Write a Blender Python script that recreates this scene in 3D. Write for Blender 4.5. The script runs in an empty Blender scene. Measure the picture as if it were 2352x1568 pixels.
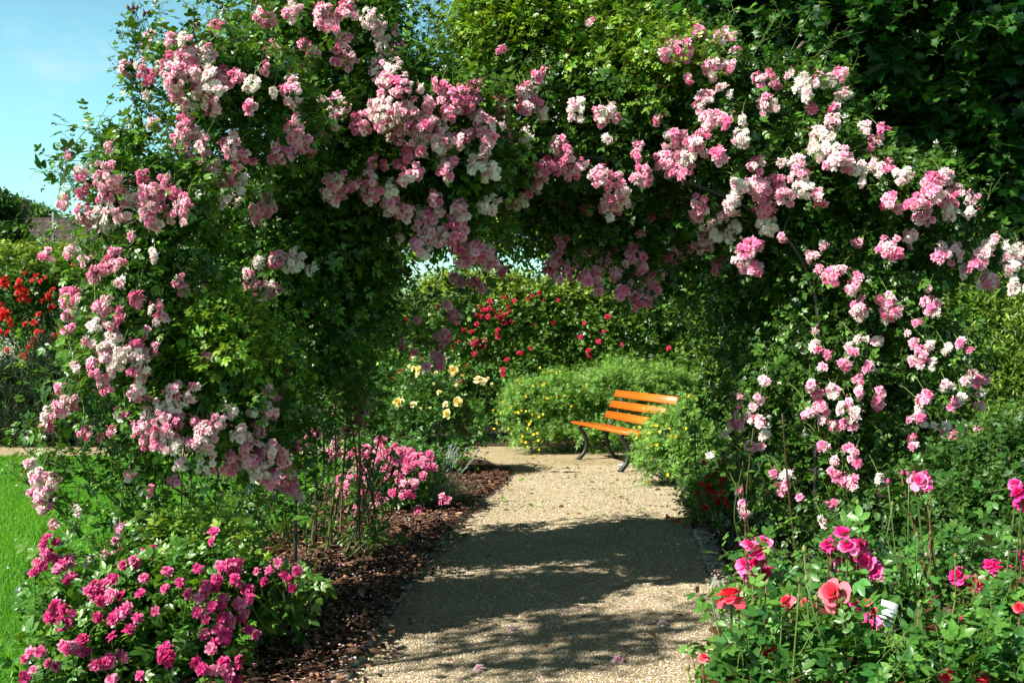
import bpy, math, random
import numpy as np
from mathutils import Vector, Matrix

# ------------------------------------------------------------------ scene, camera, light
SC = bpy.context.scene
COL = SC.collection
rng = np.random.default_rng(11)
random.seed(5)

F, CX, CY, EYE = 2522.0, 1176.0, 784.0, 1.6          # focal length in photo pixels (2352 wide), centre, eye height

cam = bpy.data.cameras.new("camera")
cam.sensor_width = 36.0
cam.lens = F / 2352.0 * 36.0
cam.clip_end = 1000.0
co = bpy.data.objects.new("camera", cam)
co.location = (0, 0, EYE)
co.rotation_euler = (math.radians(90), 0, 0)
COL.objects.link(co)
SC.camera = co

SUN_EL = math.radians(42)
SUN_AZ = math.radians(32)                               # towards the camera's side of straight left
S = Vector((-math.cos(SUN_EL) * math.cos(SUN_AZ), -math.cos(SUN_EL) * math.sin(SUN_AZ), math.sin(SUN_EL)))
sun = bpy.data.lights.new("sun", 'SUN')
sun.energy = 5.0
sun.angle = math.radians(0.5)
sun.color = (1.0, 0.95, 0.86)
so = bpy.data.objects.new("sun", sun)
so.rotation_euler = (-S).to_track_quat('-Z', 'Y').to_euler()
COL.objects.link(so)

W = bpy.data.worlds.new("World")
SC.world = W
W.use_nodes = True
nt = W.node_tree
nt.nodes.clear()
out = nt.nodes.new('ShaderNodeOutputWorld')
bg = nt.nodes.new('ShaderNodeBackground')
sky = nt.nodes.new('ShaderNodeTexSky')
sky.sky_type = 'NISHITA'
sky.sun_disc = False
sky.sun_elevation = SUN_EL
sky.sun_rotation = math.atan2(S.x, S.y)
sky.air_density = 1.0
sky.dust_density = 0.6
sky.ozone_density = 1.0
tc = nt.nodes.new('ShaderNodeTexCoord')
mp = nt.nodes.new('ShaderNodeMapping')
mp.inputs['Scale'].default_value = (1.0, 1.0, 2.6)
nz = nt.nodes.new('ShaderNodeTexNoise')
nz.inputs['Scale'].default_value = 9.0
nz.inputs['Detail'].default_value = 7.0
nz.inputs['Roughness'].default_value = 0.55
rp = nt.nodes.new('ShaderNodeValToRGB')
rp.color_ramp.elements[0].position = 0.55
rp.color_ramp.elements[1].position = 0.82
rp.color_ramp.elements[1].color = (0.4, 0.4, 0.4, 1)
tint = nt.nodes.new('ShaderNodeMix')
tint.data_type = 'RGBA'
tint.blend_type = 'MULTIPLY'
tint.inputs['Factor'].default_value = 1.0
tint.inputs['B'].default_value = (0.74, 1.10, 0.93, 1)
cl = nt.nodes.new('ShaderNodeMix')
cl.data_type = 'RGBA'
cl.inputs['B'].default_value = (9.0, 9.6, 9.8, 1)
nt.links.new(tc.outputs['Generated'], mp.inputs['Vector'])
nt.links.new(mp.outputs['Vector'], nz.inputs['Vector'])
nt.links.new(nz.outputs['Fac'], rp.inputs['Fac'])
sep = nt.nodes.new('ShaderNodeSeparateXYZ')
hz = nt.nodes.new('ShaderNodeMapRange')                # paler towards the horizon
hz.interpolation_type = 'SMOOTHSTEP'
hz.inputs['From Min'].default_value = 0.2
hz.inputs['From Max'].default_value = 0.6
hz.inputs['To Min'].default_value = 2.15
hz.inputs['To Max'].default_value = 0.12
hm = nt.nodes.new('ShaderNodeVectorMath')
hm.operation = 'SCALE'
nt.links.new(tc.outputs['Generated'], sep.inputs['Vector'])
nt.links.new(sep.outputs['Z'], hz.inputs['Value'])
nt.links.new(sky.outputs['Color'], hm.inputs[0])
nt.links.new(hz.outputs['Result'], hm.inputs['Scale'])
nt.links.new(hm.outputs['Vector'], tint.inputs['A'])
nt.links.new(tint.outputs['Result'], cl.inputs['A'])
nt.links.new(rp.outputs['Color'], cl.inputs['Factor'])
nt.links.new(cl.outputs['Result'], bg.inputs['Color'])
bg.inputs['Strength'].default_value = 0.05
nt.links.new(bg.outputs['Background'], out.inputs['Surface'])

SC.view_settings.view_transform = 'Standard'
SC.view_settings.look = 'None'
SC.view_settings.exposure = 1.15
SC.view_settings.gamma = 1.0
SC.render.engine = 'CYCLES'
SC.cycles.max_bounces = 7
SC.cycles.diffuse_bounces = 3
SC.cycles.transmission_bounces = 4


# ------------------------------------------------------------------ helpers
def at(x, y, Y):
    """the point that stands at depth Y where the photo shows (x, y)"""
    return np.array([(x - CX) / F * Y, Y, EYE - (y - CY) / F * Y])


def gp(x, y):
    """the point of the ground that the photo shows at (x, y)"""
    Y = EYE * F / (y - CY)
    return ((x - CX) / F * Y, Y)


def unit(v):
    return v / np.maximum(np.linalg.norm(v, axis=-1, keepdims=True), 1e-9)


def rnd(n):
    return unit(rng.normal(size=(n, 3)))


def srcpx(lst, ox=0.0, oy=0.0, f=1.0, d=36):
    """'x y r t;…' read off a crop of the photograph -> list of (x, y, r, t) in 2352-wide photo pixels"""
    res = []
    for it in lst.replace('\n', ' ').split(';'):
        p = it.split()
        if len(p) < 2:
            continue
        r = float(p[2]) if len(p) > 2 else d
        res.append(((ox + float(p[0]) * f) * .57422, (oy + float(p[1]) * f) * .57422, r * f * .57422, p[3] if len(p) > 3 else ''))
    return res


class Acc:
    """collects triangles with a colour per corner point and links them as ONE mesh object"""
    def __init__(self):
        self.V, self.T, self.C, self.n = [], [], [], 0

    def add(self, V, T, C=None):
        V = np.asarray(V, float).reshape(-1, 3)
        T = np.asarray(T, int).reshape(-1, 3)
        if C is None:
            C = np.ones((len(V), 3))
        C = np.broadcast_to(np.asarray(C, float), (len(V), 3))
        self.V.append(V); self.T.append(T + self.n); self.C.append(C); self.n += len(V)

    def mesh(self, name, mat, smooth=True):
        V = np.concatenate(self.V); T = np.concatenate(self.T); C = np.concatenate(self.C)
        me = bpy.data.meshes.new(name)
        me.vertices.add(len(V)); me.vertices.foreach_set('co', V.astype(np.float32).ravel())
        me.loops.add(T.size); me.loops.foreach_set('vertex_index', T.astype(np.int32).ravel())
        me.polygons.add(len(T)); me.polygons.foreach_set('loop_start', np.arange(0, T.size, 3, dtype=np.int32))
        if smooth:
            me.polygons.foreach_set('use_smooth', np.ones(len(T), bool))
        at_ = me.attributes.new('tint', 'FLOAT_COLOR', 'POINT')
        at_.data.foreach_set('color', np.concatenate([C, np.ones((len(C), 1))], 1).astype(np.float32).ravel())
        me.update(calc_edges=True)
        me.materials.append(mat)
        return me

    def build(self, name, mat, parent=None, smooth=True, loc=None):
        if loc is not None:
            self.V = [v - np.asarray(loc, float) for v in self.V]
        me = self.mesh(name, mat, smooth)
        return link(name, me, parent, loc)


def link(name, me, parent=None, loc=None):
    o = bpy.data.objects.new(name, me)
    COL.objects.link(o)
    if loc is not None:
        o.location = loc
    if parent is not None:
        o.parent = parent
        if loc is not None:
            o.location = Vector(loc) - parent.location
        else:
            o.location = -parent.location
    return o


def tag(o, label=None, cat=None, group=None, kind=None):
    for k, v in (('label', label), ('category', cat), ('group', group), ('kind', kind)):
        if v:
            o[k] = v
    return o


def thing(name, label, cat, loc, group=None):
    o = bpy.data.objects.new(name, None)
    o.empty_display_size = 0.1
    COL.objects.link(o)
    o.location = loc
    return tag(o, label, cat, group)


AVOID = []                                              # (x, y, r, Y): sight lines to flowers, where no leaf grows in front


def inst(acc, tv, tt, pos, d, nrm, s, col, tc_=None):
    """copies of template (tv, tt): +X along d, +Z towards nrm, scale s, colour col (n,3) times the template's own tc_"""
    if AVOID and len(pos) > 8 and len(tv) > 10:
        A = np.array(AVOID)
        tip = pos + unit(d) * (np.broadcast_to(np.asarray(s, float), (len(pos),)) * .55)[:, None]
        X = tip[:, 0] / tip[:, 1] * F + CX; Yp = CY - (tip[:, 2] - EYE) / tip[:, 1] * F
        hid = np.zeros(len(pos), bool)
        for ax, ay, ar, aY in A:
            hid |= (np.hypot(X - ax, Yp - ay) < ar) & (tip[:, 1] < aY + .02)
        k = ~hid | (rng.random(len(pos)) < .12)
        pos, d, nrm, col = pos[k], d[k], nrm[k], col[k]
        s = np.broadcast_to(np.asarray(s, float), (len(k),))[k]
    n = len(pos)
    if n == 0:
        return
    d = unit(d)
    z = unit(nrm - (nrm * d).sum(1, keepdims=True) * d)
    y = np.cross(z, d)
    s = np.broadcast_to(np.asarray(s, float), (n,))
    M = np.stack([d, y, z], 1) * s[:, None, None]           # n,3(axis),3
    V = np.einsum('ka,nab->nkb', tv, M) + pos[:, None, :]
    k = len(tv)
    T = tt[None] + (np.arange(n) * k)[:, None, None]
    C = np.repeat(col[:, None, :], k, 1)
    if tc_ is not None:
        C = C * tc_[None]
    acc.add(V.reshape(-1, 3), T.reshape(-1, 3), C.reshape(-1, 3))


def tube(acc, P, r, sides=4, col=(1, 1, 1)):
    P = np.asarray(P, float)
    n = len(P)
    r = np.atleast_1d(np.asarray(r, float))
    r = np.interp(np.linspace(0, 1, n), np.linspace(0, 1, len(r)), r) if len(r) > 1 else np.full(n, r[0])
    t = unit(np.gradient(P, axis=0))
    a = np.where(np.abs(t[:, 2:3]) > .9, np.array([[1., 0, 0]]), np.array([[0, 0, 1.]]))
    u = unit(np.cross(t, a)); v = np.cross(t, u)
    ang = np.arange(sides) * 2 * math.pi / sides
    V = P[:, None] + r[:, None, None] * (np.cos(ang)[None, :, None] * u[:, None] + np.sin(ang)[None, :, None] * v[:, None])
    T = []
    for i in range(n - 1):
        for j in range(sides):
            a0, a1 = i * sides + j, i * sides + (j + 1) % sides
            T += [(a0, a1, a0 + sides), (a1, a1 + sides, a0 + sides)]
    for base, fl in ((0, 1), ((n - 1) * sides, -1)):
        for j in range(1, sides - 1):
            T.append((base, base + j + 1, base + j)[::fl] if fl == 1 else (base, base + j, base + j + 1))
    acc.add(V.reshape(-1, 3), T, col)


def curve(pts, n=10):
    """Catmull-Rom through pts"""
    P = np.asarray(pts, float)
    P = np.vstack([2 * P[0] - P[1], P, 2 * P[-1] - P[-2]])
    res = []
    m = len(P) - 3
    for k in range(m):
        p0, p1, p2, p3 = P[k:k + 4]
        for t in np.linspace(0, 1, n, endpoint=(k == m - 1)):
            res.append(.5 * (2 * p1 + (p2 - p0) * t + (2 * p0 - 5 * p1 + 4 * p2 - p3) * t * t + (3 * p1 - p0 - 3 * p2 + p3) * t ** 3))
    return np.array(res)


def box(acc, c, s, R=None, col=(1, 1, 1), bev=0.0):
    """box with optional chamfered long edges (chamfer bev)"""
    hx, hy, hz = np.asarray(s, float) / 2
    if bev > 0:
        prof = [(-hy + bev, -hz), (hy - bev, -hz), (hy, -hz + bev), (hy, hz - bev), (hy - bev, hz), (-hy + bev, hz), (-hy, hz - bev), (-hy, -hz + bev)]
    else:
        prof = [(-hy, -hz), (hy, -hz), (hy, hz), (-hy, hz)]
    k = len(prof)
    V = np.array([(x, a, b) for x in (-hx, hx) for a, b in prof])
    if R is not None:
        V = V @ np.asarray(R).T
    T = []
    for j in range(k):
        a, b = j, (j + 1) % k
        T += [(a, a + k, b), (b, a + k, b + k)]
    for j in range(1, k - 1):
        T += [(0, j, j + 1), (k, k + j + 1, k + j)]
    acc.add(V + np.asarray(c, float), T, col)


# ------------------------------------------------------------------ materials
def newmat(name):
    m = bpy.data.materials.new(name)
    m.use_nodes = True
    t = m.node_tree
    t.nodes.clear()
    return m, t, t.nodes.new('ShaderNodeOutputMaterial')


def N(t, kind, **kw):
    n = t.nodes.new(kind)
    for k, v in kw.items():
        if k in n.inputs:
            n.inputs[k].default_value = v
        else:
            setattr(n, k, v)
    return n


def tinted(name, rough=0.45, spec=0.4, trans=0.0, tmul=(1, 1, 1), noise=0.0, nscale=30):
    m, t, o = newmat(name)
    a = N(t, 'ShaderNodeAttribute', attribute_name='tint')
    p = N(t, 'ShaderNodeBsdfPrincipled', Roughness=rough)
    p.inputs['Specular IOR Level'].default_value = spec
    src = a.outputs['Color']
    if noise:
        g = N(t, 'ShaderNodeNewGeometry')
        nn = N(t, 'ShaderNodeTexNoise', Scale=nscale, Detail=4.0)
        t.links.new(g.outputs['Position'], nn.inputs['Vector'])
        mr = N(t, 'ShaderNodeMapRange')
        mr.inputs['From Min'].default_value = .3; mr.inputs['From Max'].default_value = .7
        mr.inputs['To Min'].default_value = 1 - noise; mr.inputs['To Max'].default_value = 1 + noise
        t.links.new(nn.outputs['Fac'], mr.inputs['Value'])
        mx = N(t, 'ShaderNodeVectorMath', operation='SCALE')
        t.links.new(src, mx.inputs[0]); t.links.new(mr.outputs['Result'], mx.inputs['Scale'])
        src = mx.outputs['Vector']
    t.links.new(src, p.inputs['Base Color'])
    if trans > 0:
        tr = N(t, 'ShaderNodeBsdfTranslucent')
        mu = N(t, 'ShaderNodeVectorMath', operation='MULTIPLY')
        mu.inputs[1].default_value = tmul
        t.links.new(src, mu.inputs[0]); t.links.new(mu.outputs['Vector'], tr.inputs['Color'])
        ms = N(t, 'ShaderNodeMixShader', Fac=trans)
        t.links.new(p.outputs[0], ms.inputs[1]); t.links.new(tr.outputs[0], ms.inputs[2])
        t.links.new(ms.outputs[0], o.inputs['Surface'])
    else:
        t.links.new(p.outputs[0], o.inputs['Surface'])
    return m


M_ROSE = tinted('rose_leaf', .36, .42, .22, (2.1, 1.8, .6), .22, 130)
M_SMALL = tinted('small_leaf', .45, .4, .34, (1.7, 1.6, .7))
M_MAPLE = tinted('maple_leaf', .45, .35, .28, (1.6, 1.7, .5))
M_PETAL = tinted('petal', .55, .25, .36, (1.0, .92, .92))
M_STEM = tinted('stem', .6, .3, 0, noise=.25, nscale=40)
M_WOOD = tinted('bark', .85, .2, 0, noise=.4, nscale=25)
M_GRASS = tinted('grass', .5, .3, .35, (1.6, 1.5, .6))
M_CHIP = tinted('bark_chip', .8, .25, 0, noise=.35, nscale=60)
M_STONE = tinted('stone', .8, .3, 0, noise=.3, nscale=35)
M_PAINT = tinted('paint', .5, .4, 0, noise=.06, nscale=8)
M_IRON = tinted('cast_iron', .42, .5, 0, noise=.2, nscale=50)


def ground_mat(name, cols, scale, rough=.9, bump=.0, bscale=100., kind='noise', cell=None):
    m, t, o = newmat(name)
    g = N(t, 'ShaderNodeNewGeometry')
    p = N(t, 'ShaderNodeBsdfPrincipled', Roughness=rough)
    p.inputs['Specular IOR Level'].default_value = .2
    nn = N(t, 'ShaderNodeTexNoise', Scale=scale, Detail=6.0, Roughness=.6)
    t.links.new(g.outputs['Position'], nn.inputs['Vector'])
    rm = N(t, 'ShaderNodeValToRGB')
    rm.color_ramp.elements[0].position = .32; rm.color_ramp.elements[1].position = .68
    rm.color_ramp.elements[0].color = (*cols[0], 1); rm.color_ramp.elements[1].color = (*cols[1], 1)
    t.links.new(nn.outputs['Fac'], rm.inputs['Fac'])
    col = rm.outputs['Color']
    if kind == 'gravel':
        ms = N(t, 'ShaderNodeTexNoise', Scale=2.3, Detail=7.0, Roughness=.7)
        t.links.new(g.outputs['Position'], ms.inputs['Vector'])
        mr2 = N(t, 'ShaderNodeMapRange')
        mr2.inputs['From Min'].default_value = .54; mr2.inputs['From Max'].default_value = .68
        mr2.inputs['To Max'].default_value = .55
        t.links.new(ms.outputs['Fac'], mr2.inputs['Value'])
        mm = N(t, 'ShaderNodeMix', data_type='RGBA')
        mm.inputs['B'].default_value = (.16, .19, .06, 1)
        t.links.new(mr2.outputs['Result'], mm.inputs['Factor']); t.links.new(col, mm.inputs['A'])
        col = mm.outputs['Result']
        v = N(t, 'ShaderNodeTexVoronoi', Scale=bscale)
        t.links.new(g.outputs['Position'], v.inputs['Vector'])
        r2 = N(t, 'ShaderNodeValToRGB')
        e = r2.color_ramp.elements
        e[0].position = 0; e[0].color = (.45, .42, .38, 1)
        e[1].position = 1; e[1].color = (1.25, 1.22, 1.15, 1)
        x = e.new(.5); x.color = (1, .95, .85, 1)
        sp = N(t, 'ShaderNodeSeparateColor')
        t.links.new(v.outputs['Color'], sp.inputs['Color']); t.links.new(sp.outputs['Red'], r2.inputs['Fac'])
        mu = N(t, 'ShaderNodeMix', data_type='RGBA', blend_type='MULTIPLY')
        mu.inputs['Factor'].default_value = 1
        t.links.new(col, mu.inputs['A']); t.links.new(r2.outputs['Color'], mu.inputs['B'])
        col = mu.outputs['Result']
        bsrc = v.outputs['Distance']; inv = True
    else:
        b = N(t, 'ShaderNodeTexNoise', Scale=bscale, Detail=5.0)
        t.links.new(g.outputs['Position'], b.inputs['Vector'])
        bsrc = b.outputs['Fac']; inv = False
    t.links.new(col, p.inputs['Base Color'])
    if bump:
        bp = N(t, 'ShaderNodeBump', Strength=bump, Distance=.012)
        bp.invert = inv
        t.links.new(bsrc, bp.inputs['Height']); t.links.new(bp.outputs['Normal'], p.inputs['Normal'])
    t.links.new(p.outputs[0], o.inputs['Surface'])
    return m


M_GRAVEL = ground_mat('gravel', ((.39, .32, .20), (.55, .46, .30)), 1.4, .9, .9, 170., 'gravel')
M_SOIL = ground_mat('mulch_soil', ((.018, .011, .008), (.07, .036, .022)), 14., .95, .9, 60.)
M_TURF = ground_mat('turf', ((.035, .12, .012), (.06, .20, .02)), 3., .95, .6, 150.)


def bench_mat():
    m, t, o = newmat('orange_wood')
    tcx = N(t, 'ShaderNodeTexCoord')
    mpx = N(t, 'ShaderNodeMapping'); mpx.inputs['Scale'].default_value = (1.2, 26, 26)
    w = N(t, 'ShaderNodeTexNoise', Scale=2.2, Detail=6.0, Distortion=1.2)
    t.links.new(tcx.outputs['Object'], mpx.inputs['Vector']); t.links.new(mpx.outputs['Vector'], w.inputs['Vector'])
    r = N(t, 'ShaderNodeValToRGB')
    r.color_ramp.elements[0].position = .3; r.color_ramp.elements[0].color = (.44, .080, .004, 1)
    r.color_ramp.elements[1].position = .62; r.color_ramp.elements[1].color = (.66, .140, .006, 1)
    t.links.new(w.outputs['Fac'], r.inputs['Fac'])
    p = N(t, 'ShaderNodeBsdfPrincipled', Roughness=.42)
    p.inputs['Coat Weight'].default_value = .25
    bp = N(t, 'ShaderNodeBump', Strength=.15, Distance=.003)
    t.links.new(w.outputs['Fac'], bp.inputs['Height']); t.links.new(bp.outputs['Normal'], p.inputs['Normal'])
    t.links.new(r.outputs['Color'], p.inputs['Base Color'])
    t.links.new(p.outputs[0], o.inputs['Surface'])
    return m


M_BENCH = bench_mat()


def roof_mat():
    m, t, o = newmat('roof_tiles')
    tcx = N(t, 'ShaderNodeTexCoord')
    br = N(t, 'ShaderNodeTexBrick', Scale=1.0)
    br.inputs['Color1'].default_value = (.05, .030, .024, 1)
    br.inputs['Color2'].default_value = (.08, .048, .036, 1)
    br.inputs['Mortar'].default_value = (.02, .013, .01, 1)
    br.inputs['Brick Width'].default_value = .3; br.inputs['Row Height'].default_value = .36
    br.inputs['Mortar Size'].default_value = .06; br.inputs['Mortar Smooth'].default_value = .4
    t.links.new(tcx.outputs['Object'], br.inputs['Vector'])
    p = N(t, 'ShaderNodeBsdfPrincipled', Roughness=.8)
    bp = N(t, 'ShaderNodeBump', Strength=.8, Distance=.05)
    t.links.new(br.outputs['Fac'], bp.inputs['Height']); bp.invert = True
    t.links.new(bp.outputs['Normal'], p.inputs['Normal'])
    t.links.new(br.outputs['Color'], p.inputs['Base Color']); t.links.new(p.outputs[0], o.inputs['Surface'])
    return m


M_ROOF = roof_mat()


def glass_mat():
    m, t, o = newmat('window_glass')
    p = N(t, 'ShaderNodeBsdfPrincipled', Roughness=.08)
    p.inputs['Base Color'].default_value = (.03, .04, .06, 1)
    t.links.new(p.outputs[0], o.inputs['Surface'])
    return m


M_GLASS = glass_mat()

# ------------------------------------------------------------------ leaf and flower templates
def leaflet(L=1., Wd=.5, fold=.12, droop=.12, fine=True, ox=0., oy=0., ang=0.):
    if fine:
        m = [(0, 0), (.33, 0), (.68, 0), (1, 0)]
        e = [(.22, .36), (.55, .5), (.84, .27)]
    else:
        m = [(0, 0), (.5, 0), (1, 0)]
        e = [(.45, .5)]
    V = [(x * L, 0, -droop * x * x * L) for x, _ in m]
    k = len(m)
    for sgn in (1, -1):
        V += [(x * L, sgn * w * Wd, fold * w * 2 * Wd - droop * x * x * L) for x, w in e]
    T = []
    q = len(e)
    for sgn, b in ((1, k), (-1, k + q)):
        if fine:
            tr = [(0, 1, b), (1, b + 1, b), (1, 2, b + 1), (2, b + 2, b + 1), (2, 3, b + 2)]
        else:
            tr = [(0, 1, b), (1, 2, b)]
        T += [x if sgn > 0 else x[::-1] for x in tr]
    V = np.array(V)
    c, s = math.cos(ang), math.sin(ang)
    V = np.stack([V[:, 0] * c - V[:, 1] * s + ox, V[:, 0] * s + V[:, 1] * c + oy, V[:, 2]], 1)
    return V, np.array(T)


def compound(pairs=2, fine=True, ll=.42, wd=.24, bend=.18, spread=58, jit=0.0, seed=0):
    r = np.random.default_rng(seed)
    V, T, n = [], [], 0
    xs = np.linspace(.28, .66, pairs) if pairs > 1 else [.5]
    parts = [(x, sg * math.radians(spread + r.normal() * jit), ll * (.8 + .2 * i / max(1, pairs - 1))) for i, x in enumerate(xs) for sg in (1, -1)]
    parts.append((.72, r.normal() * .1, ll * 1.1))
    for x, a, l in parts:
        v, t = leaflet(l, wd * l / ll, .10 + .06 * r.random(), .15, fine, x, 0, a)
        v[:, 2] += r.normal() * .015
        V.append(v); T.append(t + n); n += len(v)
    # the rachis
    v = np.array([(0, .008, 0), (0, -.008, 0), (.8, .006, 0), (.8, -.006, 0)])
    V.append(v); T.append(np.array([(0, 1, 2), (1, 3, 2)]) + n)
    V = np.concatenate(V); T = np.concatenate(T)
    V[:, 2] -= bend * V[:, 0] ** 2
    return V, T


COMP5 = [compound(2, True, jit=8, seed=i) for i in range(4)]
COMP5C = [compound(2, False, jit=8, seed=i) for i in range(3)]
COMP7C = [compound(3, False, .3, .17, jit=8, seed=i) for i in range(3)]
SINGLE = [leaflet(1, .55, .14, .15, True), leaflet(1, .45, .1, .25, True)]
SINGLEC = [leaflet(1, .5, .14, .15, False)]


def maple():
    """five-lobed toothed leaf as a fan"""
    o = [(0, 0), (.02, .20), (-.10, .42), (.16, .38), (.18, .72), (.36, .50), (.58, .70), (.58, .38), (.72, .34), (.70, .16), (1.0, 0)]
    pts = o + [(x, -y) for x, y in o[-2:0:-1]]
    V = [(.38, 0, .05)] + [(x, y, .10 * abs(y) - .25 * x * x) for x, y in pts]
    T = [(0, i + 1, (i + 1) % len(pts) + 1) for i in range(len(pts))]
    return np.array(V), np.array(T)


MAPLE = [maple()]


def petal(L, Wd, curl, lift, rows=2, tip=.55):
    """petal along +X, lifted by angle lift, curling by curl; 5 or 7 points"""
    if rows == 2:
        pts = [(0, 0, 0), (.55, .5, .02), (.55, -.5, .02), (1, tip * .5, 0), (1, -tip * .5, 0), (.6, 0, -.06)]
        T = [(0, 5, 1), (0, 2, 5), (5, 3, 1), (5, 4, 3), (5, 2, 4)]
    else:
        pts = [(0, 0, 0), (.4, .42, .05), (.4, -.42, .05), (.8, .5, .03), (.8, -.5, .03), (1, .3, -.02), (1, -.3, -.02), (.45, 0, -.05), (.85, 0, -.05), (1.03, 0, 0)]
        T = [(0, 7, 1), (0, 2, 7), (7, 3, 1), (7, 8, 3), (7, 2, 4), (7, 4, 8), (8, 5, 3), (8, 9, 5), (8, 4, 6), (8, 6, 9)]
    P = np.array(pts, float)
    x = P[:, 0]
    a = lift - curl * x                                  # slope along the petal
    X = x * L * np.cos(lift - curl * x * .5); Z = x * L * np.sin(lift - curl * x * .5) + P[:, 2] * L
    return np.stack([X, P[:, 1] * Wd, Z], 1), np.array(T)


def blossom(rings, seed, rows=2, jit=.18):
    """rings: (count, length, width, lift°, curl, tip, shade) -> V, T, mix (0 outer … 1 inner) along +Z"""
    r = np.random.default_rng(seed)
    V, T, Sx, n = [], [], [], 0
    for cnt, L, Wd, lift, curl, tip, sh in rings:
        a0 = r.random() * 6.28
        for i in range(cnt):
            v, t = petal(L * (1 + jit * r.normal() * .6), Wd * (1 + jit * r.normal() * .5), curl * (1 + .4 * r.normal()), math.radians(lift + 14 * jit / .18 * r.normal()), rows, tip)
            rise = sh * .22
            v = v + np.array([.04, 0, rise])
            a = a0 + (i + r.normal() * .12) * 2 * math.pi / cnt
            c, s = math.cos(a), math.sin(a)
            v = np.stack([v[:, 0] * c - v[:, 1] * s, v[:, 0] * s + v[:, 1] * c, v[:, 2]], 1)
            V.append(v); T.append(t + n); n += len(v)
            Sx.append(np.full(len(v), sh + .12 * r.normal()) - .18 * (np.hypot(v[:, 0], v[:, 1]) > .75 * L))
    return np.concatenate(V), np.concatenate(T), np.concatenate(Sx)


POM = [blossom([(12, 1.0, .50, -4, .6, .5, 0.), (11, .92, .48, 20, .7, .55, .2), (10, .78, .46, 42, .9, .6, .45), (7, .58, .42, 62, 1.1, .65, .75), (4, .4, .36, 78, 1.2, .7, 1.)], i) for i in range(5)]
SPIKY = [blossom([(11, 1.05, .34, 0, .2, .12, 0.), (10, .95, .32, 22, .2, .12, .15), (9, .78, .32, 44, .2, .15, .3), (6, .5, .3, 66, .4, .3, .6)], 20 + i) for i in range(3)]
SMALLF = [blossom([(8, 1.0, .62, 8, .5, .6, 0.), (7, .75, .55, 34, .6, .6, .4), (5, .5, .5, 60, .7, .6, .9)], 40 + i) for i in range(4)]
BIGROSE = [blossom([(6, 1.0, .95, 2, .75, .62, 0.), (6, .88, .88, 24, .7, .62, .2), (5, .72, .78, 46, .6, .62, .45), (5, .52, .62, 64, .5, .65, .75), (4, .36, .5, 78, .3, .7, 1.)], 60 + i, 3, .14) for i in range(5)]
CUPROSE = [blossom([(5, .95, .85, 22, .6, .6, 0.), (5, .85, .8, 46, .3, .6, .3), (5, .7, .7, 64, .1, .65, .6), (4, .5, .5, 78, 0, .7, .9)], 80 + i, 3, .12) for i in range(4)]
FIVE = [blossom([(5, 1.0, .95, 10, .3, .7, 0.), (5, .2, .12, 60, 0, .5, 1.)], 90 + i) for i in range(3)]

CREAM, LPINK, MPINK, DPINK = (np.array(c) for c in ((.92, .87, .80), (.90, .43, .59), (.84, .20, .41), (.66, .08, .22)))


def ramp(stops, m):
    m = np.clip(m, 0, 1) * (len(stops) - 1)
    i = np.minimum(m.astype(int), len(stops) - 2)
    f = (m - i)[:, None]
    st = np.array(stops)
    return st[i] * (1 - f) + st[i + 1] * f


RAMBLER = (CREAM, np.array((.92, .70, .73)), LPINK, MPINK)


def put_blossom(acc, tpl, pos, nrm, size, m, stops, inner=.3):
    V, T, sh = tpl
    nrm = unit(np.asarray(nrm, float))
    a = np.array([0, 0, 1.]) if abs(nrm[2]) < .9 else np.array([1., 0, 0])
    x = unit(np.cross(a, nrm)); y = np.cross(nrm, x)
    an = rng.random() * 6.28
    x, y = x * math.cos(an) + y * math.sin(an), -x * math.sin(an) + y * math.cos(an)
    P = (V[:, :1] * x + V[:, 1:2] * y + V[:, 2:] * nrm) * size + pos
    acc.add(P, T, ramp(stops, m + inner * sh - inner * .3))


# ------------------------------------------------------------------ blobs: the bodies of foliage
class Blobs:
    def __init__(self, lst):
        """(x, y, Y, rx, ry, rY[, weight]) in photo pixels at depth Y"""
        self.c = np.array([at(b[0], b[1], b[2]) for b in lst])
        self.r = np.array([(b[3] * b[2] / F, b[5], b[4] * b[2] / F) for b in lst])
        self.w = np.array([b[6] if len(b) > 6 else 1. for b in lst])

    def front(self, x, y, default):
        """depth of the first body that the sight line (x, y) meets"""
        d = at(x, y, 1.) - np.array([0, 0, EYE])
        o = np.array([0, 0, EYE]) - self.c
        A = ((d / self.r) ** 2).sum(1); B = 2 * (o * d / self.r ** 2).sum(1); Cq = ((o / self.r) ** 2).sum(1) - 1
        D = B * B - 4 * A * Cq
        ok = D > 0
        if not ok.any():
            return default
        return ((-B[ok] - np.sqrt(D[ok])) / (2 * A[ok])).min()

    def shrunk(self, d):
        q = Blobs.__new__(Blobs)
        q.c, q.w, q.r = self.c, self.w, np.maximum(self.r - d, .4 * self.r)
        return q

    def sample(self, n, lo=.55, hi=.95, downcut=.35):
        area = self.w * ((self.r[:, 0] * self.r[:, 1]) ** 1.6 + (self.r[:, 0] * self.r[:, 2]) ** 1.6 + (self.r[:, 1] * self.r[:, 2]) ** 1.6) ** (1 / 1.6)
        k = rng.choice(len(self.c), n, p=area / area.sum())
        u = rnd(n)
        flip = (u[:, 2] < -downcut) & (rng.random(n) < .6)
        u[flip, 2] *= -1
        rad = lo + (hi - lo) * rng.random(n) ** .7
        P = self.c[k] + u * self.r[k] * rad[:, None]
        nr = unit(u / self.r[k])
        # drop what lies deep inside another body
        q = np.sqrt((((P[:, None] - self.c[None]) / self.r[None]) ** 2).sum(2)).min(1)
        keep = (q > lo * .75) & (P[:, 2] > .03)
        return P[keep], nr[keep]


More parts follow.
